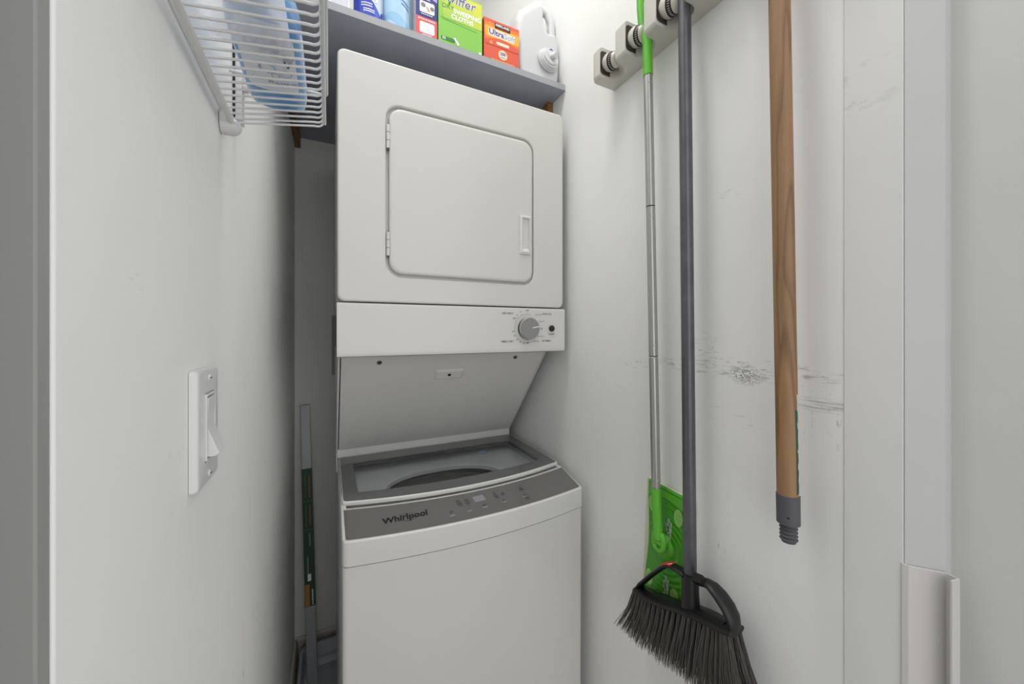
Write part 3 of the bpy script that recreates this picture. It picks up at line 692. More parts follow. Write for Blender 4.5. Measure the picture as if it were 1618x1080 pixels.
# orange box
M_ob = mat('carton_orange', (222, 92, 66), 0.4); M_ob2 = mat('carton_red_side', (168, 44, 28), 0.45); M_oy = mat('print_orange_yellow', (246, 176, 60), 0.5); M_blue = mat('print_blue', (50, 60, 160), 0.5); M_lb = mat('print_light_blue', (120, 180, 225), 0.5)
def deco_orange(mb, Y):
    X0, X1, Z = 0.3845, 0.4945, SH
    R(mb, X0 + 0.003, X1 - 0.0005, Z + 0.058, Z + 0.108, Y, mat('print_orange', (240, 126, 50), 0.5)); R(mb, X0 + 0.003, X1 - 0.0005, Z + 0.068, Z + 0.098, Y, M_oy, 0.004, 0.0001)
    n = 14
    mb.loft([[(X0 + 0.003 + 0.1065 * i / n, Y - 0.0002, Z + 0.047) for i in range(n + 1)], [(X0 + 0.003 + 0.1065 * i / n, Y - 0.0002, Z + 0.058 + 0.012 * math.sin(math.pi * i / n)) for i in range(n + 1)]], M_ob, closed=False, cap0=False, cap1=False)
    R(mb, X0 + 0.014, X1 - 0.014, Z + 0.071, Z + 0.0925, Y, mat('print_pale', (246, 226, 200), 0.5), 0.002, 0.0003)
    R(mb, X0 + 0.033, X0 + 0.081, Z + 0.096, Z + 0.1115, Y, M_black, 0, 0.0003)
    mb.text('KIRKLAND', 0.0088, fpl(Y - 0.0005, X0 + 0.057, Z + 0.1062), M_white, bold=0.0003)
    mb.text('SIGNATURE', 0.0055, fpl(Y - 0.0005, X0 + 0.057, Z + 0.0990), M_red)
    mb.text('Ultra', 0.0220, fpl(Y - 0.0005, X0 + 0.038, Z + 0.0825), M_blue, bold=0.0005)
    mb.text('Soft', 0.0220, fpl(Y - 0.0005, X0 + 0.079, Z + 0.0820), M_lb, bold=0.0002)
    R(mb, X0 + 0.038, X0 + 0.078, Z + 0.0525, Z + 0.0605, Y, mat('print_pale'  , (246, 226, 200)), 0.0035, 0.0004)
    R(mb, X0 + 0.006, X1 - 0.004, Z + 0.0462, Z + 0.0468, Y, M_ob2, 0, 0.0003)
    mb.flat((X0 + 0.058, Y - 0.0002, Z + 0.027), (1, 0, 0), (0, 0, 1), circ(0, 0, 0.0145), M_oy); mb.flat((X0 + 0.058, Y - 0.0003, Z + 0.027), (1, 0, 0), (0, 0, 1), circ(0, 0, 0.0125), mat('print_pale', (0, 0, 0)))
    mb.text('250', 0.0115, fpl(Y - 0.0005, X0 + 0.058, Z + 0.0300), M_blue, bold=0.0004)
    R(mb, X0 + 0.050, X0 + 0.066, Z + 0.0205, Z + 0.0220, Y, M_lb, 0, 0.0005); R(mb, X0 + 0.051, X0 + 0.065, Z + 0.0175, Z + 0.0188, Y, M_lb, 0, 0.0005)
    for k in range(13): R(mb, X0 + 0.024 + k * 0.0055, X0 + 0.028 + k * 0.0055, Z + 0.004, Z + 0.0095, Y, M_oy, 0, 0.0003)
    for k in range(3): mb.flat((X0 + 0.018 + 0.002 * k, Y - 0.0003, Z + 0.107 - 0.003 * k), (1, 0, 0), (0, 0, 1), circ(0, 0, 0.002, 10), M_oy)
    mb.flat((X0 + 0.022, Y - 0.0003, Z + 0.052), (1, 0, 0), (0, 0, 1), [(0, 0.007), (0.004, 0.001), (0.003, -0.003), (-0.003, -0.003), (-0.004, 0.001)], M_oy)
carton('carton_box', 0.3845, 0.4945, 0.950, 1.07, 0.1175, M_ob, M_ob2, 'orange red box of 250 fabric softener sheets beside the white jug', deco_orange)
# navy / red box
M_nb = mat('carton_navy', (54, 56, 130), 0.4); M_cw = mat('carton_white_side', (206, 210, 220), 0.45); M_coral = mat('carton_coral', (226, 92, 92), 0.45); M_lav = mat('carton_lavender', (180, 160, 224), 0.45)
def deco_navy(mb, Y):
    X0, X1, Z = 0.198, 0.2535, SH
    R(mb, X0 + 0.0003, X1 - 0.0003, Z + 0.0003, Z + 0.052, Y, M_coral)
    mb.add([(X1 - 0.020, Y, Z + 0.145), (X1 - 0.0003, Y, Z + 0.145), (X1 - 0.0003, Y, Z + 0.100), (X1 - 0.012, Y, Z + 0.104)], [(0, 1, 2, 3)], M_lav, False)
    R(mb, X0 + 0.010, X0 + 0.048, Z + 0.064, Z + 0.093, Y, M_white, 0.004, 0.0002)
    mb.flat((X0 + 0.019, Y - 0.0004, Z + 0.083), (1, 0, 0), (0, 0, 1), circ(0, 0, 0.0062, 16), M_printg); mb.flat((X0 + 0.042, Y - 0.0004, Z + 0.079), (1, 0, 0), (0, 0, 1), circ(0, 0, 0.0055, 16), M_printg)
    mb.flat((X0 + 0.029, Y - 0.0004, Z + 0.076), (1, 0, 0), (0, 0, 1), [(-0.004, 0.006), (0.003, 0.004), (0.008, -0.006), (0.003, -0.007)], mat('print_skin', (214, 160, 130), 0.5))
    R(mb, X0 + 0.010, X0 + 0.048, Z + 0.012, Z + 0.040, Y, M_white, 0.004, 0.0002)
    mb.flat((X0 + 0.031, Y - 0.0004, Z + 0.022), (1, 0, 0), (0, 0, 1), [(-0.007, 0.009), (-0.002, 0.010), (0.009, -0.006), (0.004, -0.008)], mat('print_pale_green', (214, 226, 222), 0.5))
    mb.text('EXTRA DURABLE', 0.0058, fpl(Y - 0.0005, X0 + 0.028, Z + 0.0460), M_white, bold=0.0002)
    for z, a, b in ((0.0975, 0.015, 0.038), (0.059, 0.014, 0.044), (0.007, 0.017, 0.042)):
        for k in range(6): R(mb, X0 + a + (b - a) * k / 6, X0 + a + (b - a) * (k + 0.75) / 6, Z + z, Z + z + 0.0022, Y, M_white, 0, 0.0004)
carton('carton_box', 0.198, 0.2535, 0.950, 1.05, 0.15, M_nb, M_cw, 'narrow navy and coral red box between the light blue can and the green box', deco_navy)
# white / lavender pack far left
M_pack = mat('carton_pale', (214, 214, 226), 0.45)
carton('carton_box', -0.001, 0.0465, 0.952, 1.05, 0.13, M_pack, M_pack, 'pale lavender white box left of the blue spray can', lambda mb, Y: (R(mb, -0.0005, 0.004, SH, SH + 0.10, Y, M_white), R(mb, 0.041, 0.0435, SH, SH + 0.12, Y, M_white)))
carton('carton_box', -0.022, -0.004, 0.965, 1.05, 0.12, mat('carton_black', (38, 34, 34), 0.5), mat('carton_black'  , (0, 0, 0)), 'thin black box at the left end of the shelf beside the pale box', lambda mb, Y: R(mb, -0.014, -0.011, SH, SH + 0.1, Y, mat('carton_cream', (190, 180, 150), 0.5)))
# spray cans
def spray_can(x, y, r, h, label, paint):
    t = empty('aerosol_can', (x, y, SH), label, 'spray can', 'aerosol cans on the shelf')
    mb = MB(); paint(mb, x, y, r, h); mb.build('can_body', t, sharp=40)
    mb = MB(); mb.lathe((x, y, SH + h + 0.0002), (0, 0, 1), [(0, r * 0.93), (0.03, r * 0.80), (0.042, r * 0.55), (0.05, r * 0.3)], M_white, 32); mb.build('cap', t, sharp=40)
M_cb = mat('can_royal_blue', (40, 70, 190), 0.2, coat=0.5); M_cl = mat('can_ice_blue', (176, 212, 236), 0.2, coat=0.5); M_cwht = mat('can_white', (214, 226, 242), 0.25, coat=0.3)
def cyl(mb, x, y, r, z, mt, a0, a1, f0, f1, n=24):
    """printed patch wrapped on the can from angle a0 to a1 (0 = facing the room)"""
    lo = []; hi = []
    for i in range(n + 1):
        a = math.radians(a0 + (a1 - a0) * i / n); p = (x + (r + 0.0003) * math.sin(a), y - (r + 0.0003) * math.cos(a))
        lo.append((p[0], p[1], z + f0(i / n))); hi.append((p[0], p[1], z + f1(i / n)))
    mb.loft([lo, hi], mt, closed=False, cap0=False, cap1=False)
def cfn(x, y, r, a0, Z, slope=0.0): return lambda u, v: Vector((x + (r + 0.0007) * math.sin(a0 + u / r), y - (r + 0.0007) * math.cos(a0 + u / r), Z + v + slope * u))
def paint_blue(mb, x, y, r, h):
    mb.lathe((x, y, SH), (0, 0, 1), [(0, r - 0.004), (0.0005, r - 0.001), (0.003, r - 0.0005), (0.004, r), (h - 0.004, r), (h, r * 0.93)], M_cwht, 48)
    cyl(mb, x, y, r, SH, M_cb, -78, 60, lambda t: 0.006, lambda t: max(0.0062, 0.072 - 0.045 * t * t - 0.012 * t))
    cyl(mb, x, y, r, SH, M_cb, 50, 140, lambda t: 0.006, lambda t: 0.03 + 0.05 * t)
    for z, a in ((0.036, -0.55), (0.030, -0.55), (0.022, -0.40), (0.017, -0.40)):
        for k in range(9): 
            f = cfn(x, y, r, a + k * 0.085, SH + z); mb.add([f(0, 0), f(0.0022, 0), f(0.0022, 0.003), f(0, 0.003)], [(0, 1, 2, 3)], M_white, False)
    f = cfn(x, y, r, 0.32, SH + 0.055); mb.add([f(*p) for p in circ(0, 0, 0.010, 20)], [tuple(range(20))], M_white, False)
    g = cfn(x, y, r + 0.0003, 0.32, SH + 0.055); mb.add([g(-0.004, 0.006), g(0.004, 0.002), g(0.003, -0.006), g(-0.002, -0.002)], [(0, 1, 2, 3)], M_greenL, False)
spray_can(0.0880, 0.986, 0.0340, 0.20, 'royal blue and white aerosol can with a wavy blue label', paint_blue)
def paint_ice(mb, x, y, r, h):
    mb.lathe((x, y, SH), (0, 0, 1), [(0, r - 0.003), (0.0005, r - 0.0008), (0.003, r), (h - 0.004, r), (h, r * 0.93)], M_cl, 48)
    cyl(mb, x, y, r, SH, mat('can_pale_blue', (150, 198, 230), 0.2, coat=0.5), -80, 80, lambda t: 0.002, lambda t: 0.030 + 0.012 * math.sin(t * 5))
    cyl(mb, x, y, r, SH, mat('can_pale_blue2', (190, 222, 240), 0.2, coat=0.5), -60, 70, lambda t: 0.002, lambda t: 0.014 + 0.010 * math.sin(t * 7 + 1))
    for z, a, nn in ((0.078, 0.0, 10), (0.066, 0.20, 8)):
        for k in range(nn):
            f = cfn(x, y, r, a + k * 0.085, SH + z - k * 0.001); mb.add([f(0, 0), f(0.0020, 0), f(0.0020, 0.0034), f(0, 0.0034)], [(0, 1, 2, 3)], M_blue, False)
spray_can(0.1570, 0.986, 0.0340, 0.20, 'pale ice blue aerosol can between the royal blue can and the navy box', paint_ice)

# white jug: front-facing outline swept backwards, fused with its handle
M_jug = mat('white_jug_plastic', (208, 209, 210), 0.32)
jg = empty('detergent_jug', (0.575, 1.02, SH), 'white plastic detergent jug with looped handle and spout, at the right end of the shelf', 'jug')
JY = 0.972
jp = [(x - (0.005 if x < 0.51 and z > 0.03 else 0), SH + z * (1.13 if z > 0.11 else 1)) for x, z in ((0.5035, 0.001), (0.4975, 0.04), (0.4965, 0.10), (0.498, 0.150), (0.507, 0.176), (0.526, 0.197), (0.548, 0.213), (0.565, 0.227), (0.580, 0.231), (0.585, 0.205), (0.583, 0.172), (0.592, 0.150), (0.606, 0.144), (0.620, 0.148), (0.634, 0.150), (0.6440, 0.115), (0.6455, 0.04), (0.640, 0.001))]
mb = MB()
def jl(y, s):
    cx, cz = 0.572, SH + 0.09
    return [(cx + (x - cx) * s, y, (cz + (z - cz) * s) if z > SH + 0.002 else SH + 0.001) for x, z in jp]
mb.loft([jl(0.960, 0.80), jl(0.964, 0.90), jl(0.974, 0.97), jl(0.990, 1.0), jl(1.075, 1.0), jl(1.088, 0.96), jl(1.094, 0.85)], M_jug)
hp = [(0.566, 1.03, SH + 0.215), (0.585, 1.022, SH + 0.234), (0.606, 1.012, SH + 0.236), (0.622, 1.004, SH + 0.222), (0.631, 1.000, SH + 0.195), (0.632, 1.000, SH + 0.165), (0.627, 1.01, SH + 0.12)]
hp = [(min(x + 0.004, 0.6355), y, SH + (z - SH) * 1.13) for x, y, z in hp]
mb.tube(hp, [0.020, 0.017, 0.0135, 0.0125, 0.0125, 0.0130, 0.018], M_jug, 16)
sc = on_y(862, 101, 0.970)
mb.lathe(sc + Vector((0, 0.02, 0)), (0.10, -1, 0.16), [(0, 0.0400), (0.020, 0.0375), (0.028, 0.034), (0.034, 0.030)], M_jug, 32)
jo = mb.build('jug_body', jg, sharp=180)
md = jo.modifiers.new('remesh', 'REMESH'); md.mode = 'VOXEL'; md.voxel_size = 0.0022; md.use_smooth_shade = True
md = jo.modifiers.new('smooth', 'SMOOTH'); md.factor = 0.7; md.iterations = 9
mb = MB(); ax_ = Vector((0.10, -1, 0.16)).normalized(); so = sc + ax_ * 0.010
mb.lathe(so, ax_, [(0, 0.0355), (0.004, 0.0365), (0.005, 0.0330), (0.009, 0.0340), (0.010, 0.0300), (0.014, 0.0310), (0.015, 0.0260), (0.020, 0.0255), (0.0205, 0.0200)], M_jug, 36)
cap = mb.build('spout_collar', jg, sharp=35)
mb = MB(); tp = so + ax_ * 0.020
mb.flat(tp + Vector((0.002, 0, 0.002)), (1, 0.08, 0), (0, 0.15, 1), [(-0.018, 0.004), (-0.012, 0.014), (0.002, 0.019), (0.014, 0.008), (0.019, 0.0), (0.012, -0.006), (0.0, 0.000), (-0.010, -0.010)], M_jug)
mb.tube([tp + Vector((0, 0.002, 0)), tp + Vector((0.003, -0.010, -0.004)), tp + Vector((0.004, -0.018, -0.008))], [0.0085, 0.0075, 0.0068], M_jug, 16)
mb.build('pour_spout', cap, solid=0.002)
mb = MB(); mb.tube([tp + Vector((-0.006, 0.004, 0.019)), tp + Vector((0.000, 0.002, 0.0215)), tp + Vector((0.006, 0.004, 0.019))], 0.0024, M_blue, 8); mb.build('blue_tab', cap)

# ------------------------------------------------------------------ wire rack on the left wall
wr = empty('wire_rack', (XL + 0.05, 0.42, 0.25), 'white vinyl coated wire rack on the left wall above the light switch', 'wire rack')
RY0, RY1 = 0.255, 0.566
mb = MB(); mb.tube([(-0.1035, RY0, 0.2505), (-0.1035, RY1 - 0.020, 0.2480)], 0.0032, M_wire, 12); mb.build('wall_rod', wr, sharp=75)
mb = MB(); mb.tube([(-0.1135, RY0, 0.262), (-0.1135, RY1 - 0.018, 0.260)], 0.0014, M_wire, 8); mb.build('wall_rod', wr, sharp=75)
y = RY1; k = 0
ends = []
while y > RY0:
    mb = MB()
    zf = 0.279; zr = 0.2545
    pth = [(-0.1080, y - 0.010, zr), (-0.060, y - 0.006, (zr + zf) / 2 - 0.0005), (-0.0180, y - 0.001, zf - 0.0020)]
    for q in range(8):
        a_ = math.pi / 2 * q / 7; pth.append((-0.0148 + 0.0082 * math.sin(a_), y, zf - 0.0012 + 0.0085 * (1 - math.cos(a_))))
    pth += [(-0.0060, y, zf + 0.020), (-0.0050, y, zf + 0.0445)]
    if k == 0: pth = [(a, b, c - 0.001) for a, b, c in pth]
    mb.tube(pth, 0.00135, M_wire, 8); mb.build('cross_wire', wr, sharp=80)
    y -= 0.0125 if k else 0.0085; k += 1
mb = MB(); mb.tube([(-0.0052, RY0, zf + 0.004), (-0.0052, RY1 + 0.001, zf + 0.004)], 0.0020, M_wire, 10); mb.build('front_rod', wr, sharp=75)
mb = MB(); mb.tube([(-0.0030, RY0, zf + 0.045), (-0.0030, RY1 + 0.001, zf + 0.045), (-0.0045, RY1 + 0.004, zf + 0.045), (-0.008, RY1 + 0.005, zf + 0.045), (-0.112, RY1 + 0.005, zf + 0.047)], 0.0022, M_wire, 10); mb.build('rim_rod', wr, sharp=75)
mb = MB(); c = (XL + 0.0005, RY1 - 0.016, 0.2460)
mb.lathe(c, (1, 0, 0), [(0, 0.0105), (0.010, 0.0105), (0.016, 0.0085), (0.0195, 0.0045), (0.0205, 0.001)], M_wire, 20)
mb.box((XL + 0.0005, RY1 - 0.027, 0.2460), (XL + 0.012, RY1 - 0.012, 0.262), M_wire)
mb.build('end_bracket', wr, bevel=0.001)
mb = MB(); mb.box((XL + 0.0005, 0.612, 0.285), (XL + 0.010, 0.632, 0.56), M_wire); mb.box((XL + 0.0003, 0.6105, 0.285), (XL + 0.0030, 0.612, 0.56), M_dark)  # thin dark box stands in for the shadow line beside the bracket
mb.lathe((XL + 0.010, 0.620, 0.335), (1, 0, 0), [(0, 0.007), (0.006, 0.007), (0.008, 0.004)], M_wire, 16)
mb.build('upright_bracket', wr, bevel=0.001)

# bottle lying on the rack, label side down
M_bot = mat('blue_bottle', (112, 172, 226), 0.22, coat=0.3, vary=(30, (88, 150, 212))); M_lbl = mat('bottle_label', (238, 244, 252), 0.35); M_bpale = mat('bottle_pale_blue', (150, 196, 236), 0.3)
bt = empty('pet_shampoo_bottle', (-0.052, 0.46, 0.283), 'blue bottle with white label lying on the white wire rack', 'bottle')
mb = MB()
sec = [(0.5610, 0.012, 0.008), (0.5600, 0.020, 0.013), (0.5565, 0.0265, 0.018), (0.549, 0.0302, 0.0210), (0.535, 0.0315, 0.022), (0.500, 0.0315, 0.022), (0.450, 0.0315, 0.022), (0.420, 0.0310, 0.0215), (0.405, 0.0285, 0.020), (0.393, 0.0215, 0.018), (0.385, 0.0150, 0.0145), (0.380, 0.0135, 0.0135), (0.368, 0.0130, 0.0130)]
def bz(y): return 0.2785 + 0.0225 + (0.561 - y) * -0.005
BX = -0.0560
def bxc(y): return BX
loops = []
for y_, a_, b_ in sec:
    lp = []
    for i in range(40):
        q = 2 * math.pi * i / 40; cx, sx2 = math.cos(q), math.sin(q); e = 2 / 3.6
        lp.append((bxc(y_) + a_ * math.copysign(abs(cx) ** e, cx), y_, bz(y_) + b_ * math.copysign(abs(sx2) ** e, sx2) + (0.022 - b_) * 0.0))
    loops.append(lp)
mb.loft(loops, M_bot)
def under(x, y_):  # a point just under the bottle's flat belly
    for k in range(len(sec) - 1):
        if sec[k][0] >= y_ >= sec[k + 1][0]:
            t = (sec[k][0] - y_) / (sec[k][0] - sec[k + 1][0]); a_ = sec[k][1] + (sec[k + 1][1] - sec[k][1]) * t; b_ = sec[k][2] + (sec[k + 1][2] - sec[k][2]) * t
    xx = min(abs(x) / a_, 0.98); return Vector((bxc(y_) + x, y_, bz(y_) - b_ * (1 - xx ** 3.6) ** (1 / 3.6) - 0.0006))
ny, nx2 = 20, 16
vs = []; fs = []
for j in range(ny + 1):
    y_ = 0.400 + (0.507 - 0.400) * j / ny
    for i in range(nx2 + 1):
        hw = 0.0245 if y_ > 0.42 else 0.0245 - (0.42 - y_) * 0.3
        if y_ > 0.501: hw -= (y_ - 0.501) * 0.6
        vs.append(under(-hw + 2 * hw * i / nx2, y_))
for j in range(ny):
    for i in range(nx2): a_ = j * (nx2 + 1) + i; fs.append((a_, a_ + 1, a_ + nx2 + 2, a_ + nx2 + 1))
mb.add(vs, fs, M_lbl)
uf = lambda X, Yc, ys=1.0: (lambda x, y: under(X + x, Yc - y * ys) - Vector((0, 0, 0.0011)))
M_navy = mat('print_navy', (44, 50, 130), 0.5)
mb.text('DOG', 0.0130, uf(-0.003, 0.429, 1.9), mat('print_slate_blue', (96, 110, 175), 0.5), bold=0.0)
mb.text('ly', 0.0150, uf(0.0180, 0.444, 1.5), M_navy, bold=0.0003, shear=0.1)
mb.text('306 mL (10 FL OZ)', 0.0036, uf(0.0100, 0.4870, 2.0), M_navy)
mb.text('STAGES', 0.0030, uf(-0.014, 0.4860, 1.5), M_navy)
for cx_, cy_, r_, mt in ((-0.002, 0.464, 0.008, M_lb), (0.004, 0.474, 0.004, mat('print_tan', (160, 130, 90), 0.5)), (-0.009, 0.464, 0.0018, M_red), (0.014, 0.468, 0.006, M_bpale)):
    ff = uf(cx_, cy_)
    ri = [(x * 0.86, y_ * 0.86) for x, y_ in circ(0, 0, r_, 20)]
    mb.loft([[ff(x, y_) for x, y_ in circ(0, 0, r_, 20)], [ff(x, y_) for x, y_ in ri]], mt, cap0=False, cap1=False)
mb.build('bottle_body', bt, sharp=60)
mb = MB(); mb.lathe((bxc(0.368), 0.3675, bz(0.368)), (0, -1, 0), [(0, 0.015), (0.022, 0.0145), (0.026, 0.012)], mat('cap_brown', (150, 90, 66), 0.4), 24); mb.build('cap', bt, sharp=40)
# translucent plastic bag between the wires and the bottle
mp_ = bpy.data.materials.new('translucent_white_plastic'); mp_.use_nodes = True; nt = mp_.node_tree; nt.nodes.clear()
o_ = nt.nodes.new('ShaderNodeOutputMaterial'); mx_ = nt.nodes.new('ShaderNodeMixShader'); tr_ = nt.nodes.new('ShaderNodeBsdfTransparent'); pb_ = nt.nodes.new('ShaderNodeBsdfPrincipled')
pb_.inputs['Base Color'].default_value = rgb(244, 245, 246); pb_.inputs['Roughness'].default_value = 0.65
ts_ = nt.nodes.new('ShaderNodeBsdfTranslucent'); ts_.inputs[0].default_value = rgb(245, 246, 247); m3_ = nt.nodes.new('ShaderNodeMixShader'); m3_.inputs[0].default_value = 0.7
nt.links.new(pb_.outputs[0], m3_.inputs[1]); nt.links.new(ts_.outputs[0], m3_.inputs[2])
mx_.inputs[0].default_value = 0.4; nt.links.new(tr_.outputs[0], mx_.inputs[1]); nt.links.new(m3_.outputs[0], mx_.inputs[2]); nt.links.new(mx_.outputs[0], o_.inputs[0])
mb = MB()
vs = []; fs = []; nu, nv = 24, 20
for j in range(nv + 1):
    for i in range(nu + 1):
        u = i / nu; v = j / nv
        x = -0.106 + u * 0.073; yy0 = 0.285; yy1 = 0.4000 + 0.045 * u
        y_ = yy0 + (yy1 - yy0) * v
        base = 0.2545 + (x + 0.108) / 0.0965 * 0.0245 + 0.0022
        z_ = base + 0.0005 * math.sin(9 * u + 4 * v)
        if x < -0.088: z_ += ((-0.088 - x) / 0.018) ** 2 * 0.03
        vs.append((x, y_, z_))
for j in range(nv):
    for i in range(nu): a_ = j * (nu + 1) + i; fs.append((a_, a_ + 1, a_ + nu + 2, a_ + nu + 1))
mb.add(vs, fs, mp_)
tag(mb.build('plastic_bag', solid=0.0003), 'translucent white plastic bag on the wire rack under the blue bottle', 'plastic bag')

# ------------------------------------------------------------------ light switch
sy, sz = 0.471, -0.0955
sw_ = empty('light_switch', (XL, sy, sz - 0.057), 'white rocker light switch plate on the left wall', 'light switch')
mb = MB()
def sr(d, x): return [(x, y_, z_) for y_, z_ in rrect(sy - 0.035 + d, sy + 0.035 - d, sz - 0.0575 + d, sz + 0.0575 - d, 0.004, 4)]
ho = [(y_, z_) for y_, z_ in rrect(sy - 0.0172, sy + 0.0172, sz - 0.0340, sz + 0.0340, 0.004, 4)]
mb.loft([sr(0, XL + 0.0004), sr(0, XL + 0.004), sr(0.001, XL + 0.0064), sr(0.003, XL + 0.0075), [(XL + 0.0078, y_, z_) for y_, z_ in ho], [(XL + 0.003, y_, z_) for y_, z_ in ho]], M_wire)
mb.build('cover_plate', sw_, sharp=50)
mb = MB(); fr2 = rrect(sy - 0.0164, sy + 0.0164, sz - 0.0330, sz + 0.0330, 0.0025, 3); in2 = rrect(sy - 0.0135, sy + 0.0135, sz - 0.0305, sz + 0.0305, 0.0015, 3)
mb.loft([[(XL + 0.0035, *p) for p in fr2], [(XL + 0.0095, *p) for p in fr2], [(XL + 0.0095, *p) for p in in2], [(XL + 0.0040, *p) for p in in2]], M_wire, cap0=False)
mb.build('switch_frame', sw_, bevel=0.0005, seg=2)
mb = MB(); pr = [(XL + 0.0042, sz + 0.029), (XL + 0.0100, sz + 0.029), (XL + 0.0088, sz + 0.000), (XL + 0.0185, sz - 0.0265), (XL + 0.0150, sz - 0.0290), (XL + 0.0042, sz - 0.029)]
mb.prism(pr, 'y', sy - 0.0125, sy + 0.0125, M_wire); mb.build('rocker', sw_, bevel=0.0006, seg=2)
for s_ in (1, -1):
    mb = MB(); mb.lathe((XL + 0.0072, sy, sz + s_ * 0.0480), (1, 0, 0), [(0, 0.0034), (0.0012, 0.0032), (0.0020, 0.0020)], M_wire, 16)
    mb.box((XL + 0.0090, sy - 0.0028, sz + s_ * 0.0480 - 0.0004), (XL + 0.0095, sy + 0.0028, sz + s_ * 0.0480 + 0.0004), M_dark); mb.build('screw', sw_, sharp=40)

# ------------------------------------------------------------------ broom and mop holder on the right wall
RX0, RX1, RZ0, RZ1 = 0.580, 0.6495, 0.608, 0.680
rk = empty('mop_holder', (RX1, 0.5, RZ0), 'cream plastic mop and broom holder rail on the right wall', 'mop holder')
slots = [(0.698 - 0.0845 * i, 0.645 - 0.0845 * i - (0.008 if i == 2 else 0)) for i in range(5)]
poly = [(RX1, 0.724), (RX0 + 0.004, 0.724), (RX0, 0.720)]
dep_ = 0.050
for a_, b_ in slots:
    poly += [(RX0, a_ + 0.002), (RX0 + 0.002, a_)]
    for i in range(9):
        q = math.pi * i / 8; poly.append((RX0 + dep_ - 0.020 + 0.020 * math.sin(q), (a_ + b_) / 2 + (a_ - b_) / 2 * math.cos(q)))
    poly += [(RX0 + 0.002, b_), (RX0, b_ - 0.002)]
poly += [(RX0, 0.285), (RX0 + 0.004, 0.281), (RX1, 0.281)]
mb = MB()
def rl(z, sft): return [(x + (sft if x < RX0 + 0.012 else 0), y, z) for x, y in poly]
mb.loft([rl(RZ0, 0.0080), rl(RZ0 + 0.0008, 0.0050), rl(RZ0 + 0.0028, 0.0022), rl(RZ0 + 0.0060, 0.0006), rl(RZ0 + 0.009, 0), rl(RZ1 - 0.007, 0), rl(RZ1 - 0.003, 0.0012), rl(RZ1 - 0.0008, 0.0040), rl(RZ1, 0.0070)], M_rack)
mb.build('rail_body', rk, sharp=50)
for a_, b_ in slots:
    ym = (a_ + b_) / 2
    axr = Vector((0.16, -0.96, -0.22)).normalized(); c = Vector((RX0 + 0.0205, a_ + 0.0045, 0.6455))
    mb = MB(); w_ = rrect(RX0 + 0.0025, RX0 + 0.0440, RZ0 + 0.0075, RZ1 - 0.0085, 0.009, 5)
    mb.add([(x, a_ - 0.0006, z) for x, z in w_], [tuple(range(len(w_)))], M_rackd, False); mb.build('pocket_shade', rk)  # flat dark patch imitates the shaded opening around the roller
    mb = MB(); mb.lathe(c, axr, [(0, 0.001), (0.0008, 0.0070), (0.0030, 0.0130), (0.007, 0.0175), (0.012, 0.0198), (0.017, 0.0204), (0.022, 0.0198)], M_ball, 36)
    roll = mb.build('roller', rk, sharp=50)
    mb = MB(); mb.lathe(c + axr * 0.0221, axr, [(0, 0.0198), (0.0022, 0.0194)], M_black, 32)
    mb.lathe(c + axr * 0.0244, axr, [(0, 0.0176), (0.0052, 0.0170)], M_rackd, 32)
    for q in range(28):
        a2_ = 2 * math.pi * q / 28; r1 = axr.orthogonal().normalized(); r2 = axr.cross(r1); dr_ = r1 * math.cos(a2_) + r2 * math.sin(a2_)
        mb.tube([c + axr * 0.0246 + dr_ * 0.0177, c + axr * 0.0294 + dr_ * 0.0172], 0.0007, M_ball, 5)
    mb.lathe(c + axr * 0.0300, axr, [(0, 0.0184), (0.0022, 0.0180)], M_black, 32)
    mb.lathe(c + axr * 0.0326, axr, [(0, 0.0174), (0.004, 0.0164), (0.008, 0.0138), (0.012, 0.009)], M_ball, 32)
    mb.build('rubber_grip', roll, sharp=40)

# ---- flat sweeper (green)
fs_ = empty('flat_sweeper_mop', (0.62, 0.56, -0.60), 'green flat head sweeper mop with thin silver pole, second from the back of the holder', 'mop')
P0 = on_x(1020.5, 60, 0.606); P1 = on_x(1024.0, 120, 0.606); PB = on_x(1036.5, 770, 0.612); PE = on_x(1040, 850, 0.612)
dirp = (PB - P1).normalized()
top_ = P1 - dirp * 0.16
bendt = top_ - dirp * 0.10
off = Vector((-0.004, 0.0125, 0))
mb = MB(); mb.tube([P1, P1 - dirp * 0.050, P1 - dirp * 0.070, P1 - dirp * 0.090 + off * 0.3, P1 - dirp * 0.115 + off * 0.8, P1 - dirp * 0.15 + off, P1 - dirp * 0.25 + off, P1 - dirp * 0.32 + off * 0.5, P1 - dirp * 0.33 + off * 0.5],
    [0.0100, 0.0100, 0.0102, 0.0098, 0.0088, 0.0085, 0.0090, 0.0100, 0.0070], M_green, 20)
mb.build('handle_grip', fs_, sharp=75)
segs = [(120, 326, 1), (326.8, 562, 2), (563.5, 770, 3)]
def onpole(py):
    lo, hi = 0.0, 1.0
    for _ in range(40):
        md = (lo + hi) / 2; p = P1 + (PB - P1) * md; d_ = p.x * SF + p.y * CF; y_ = 522 - F_PX * p.z / d_
        if y_ < py: lo = md
        else: hi = md
    return P1 + (PB - P1) * lo
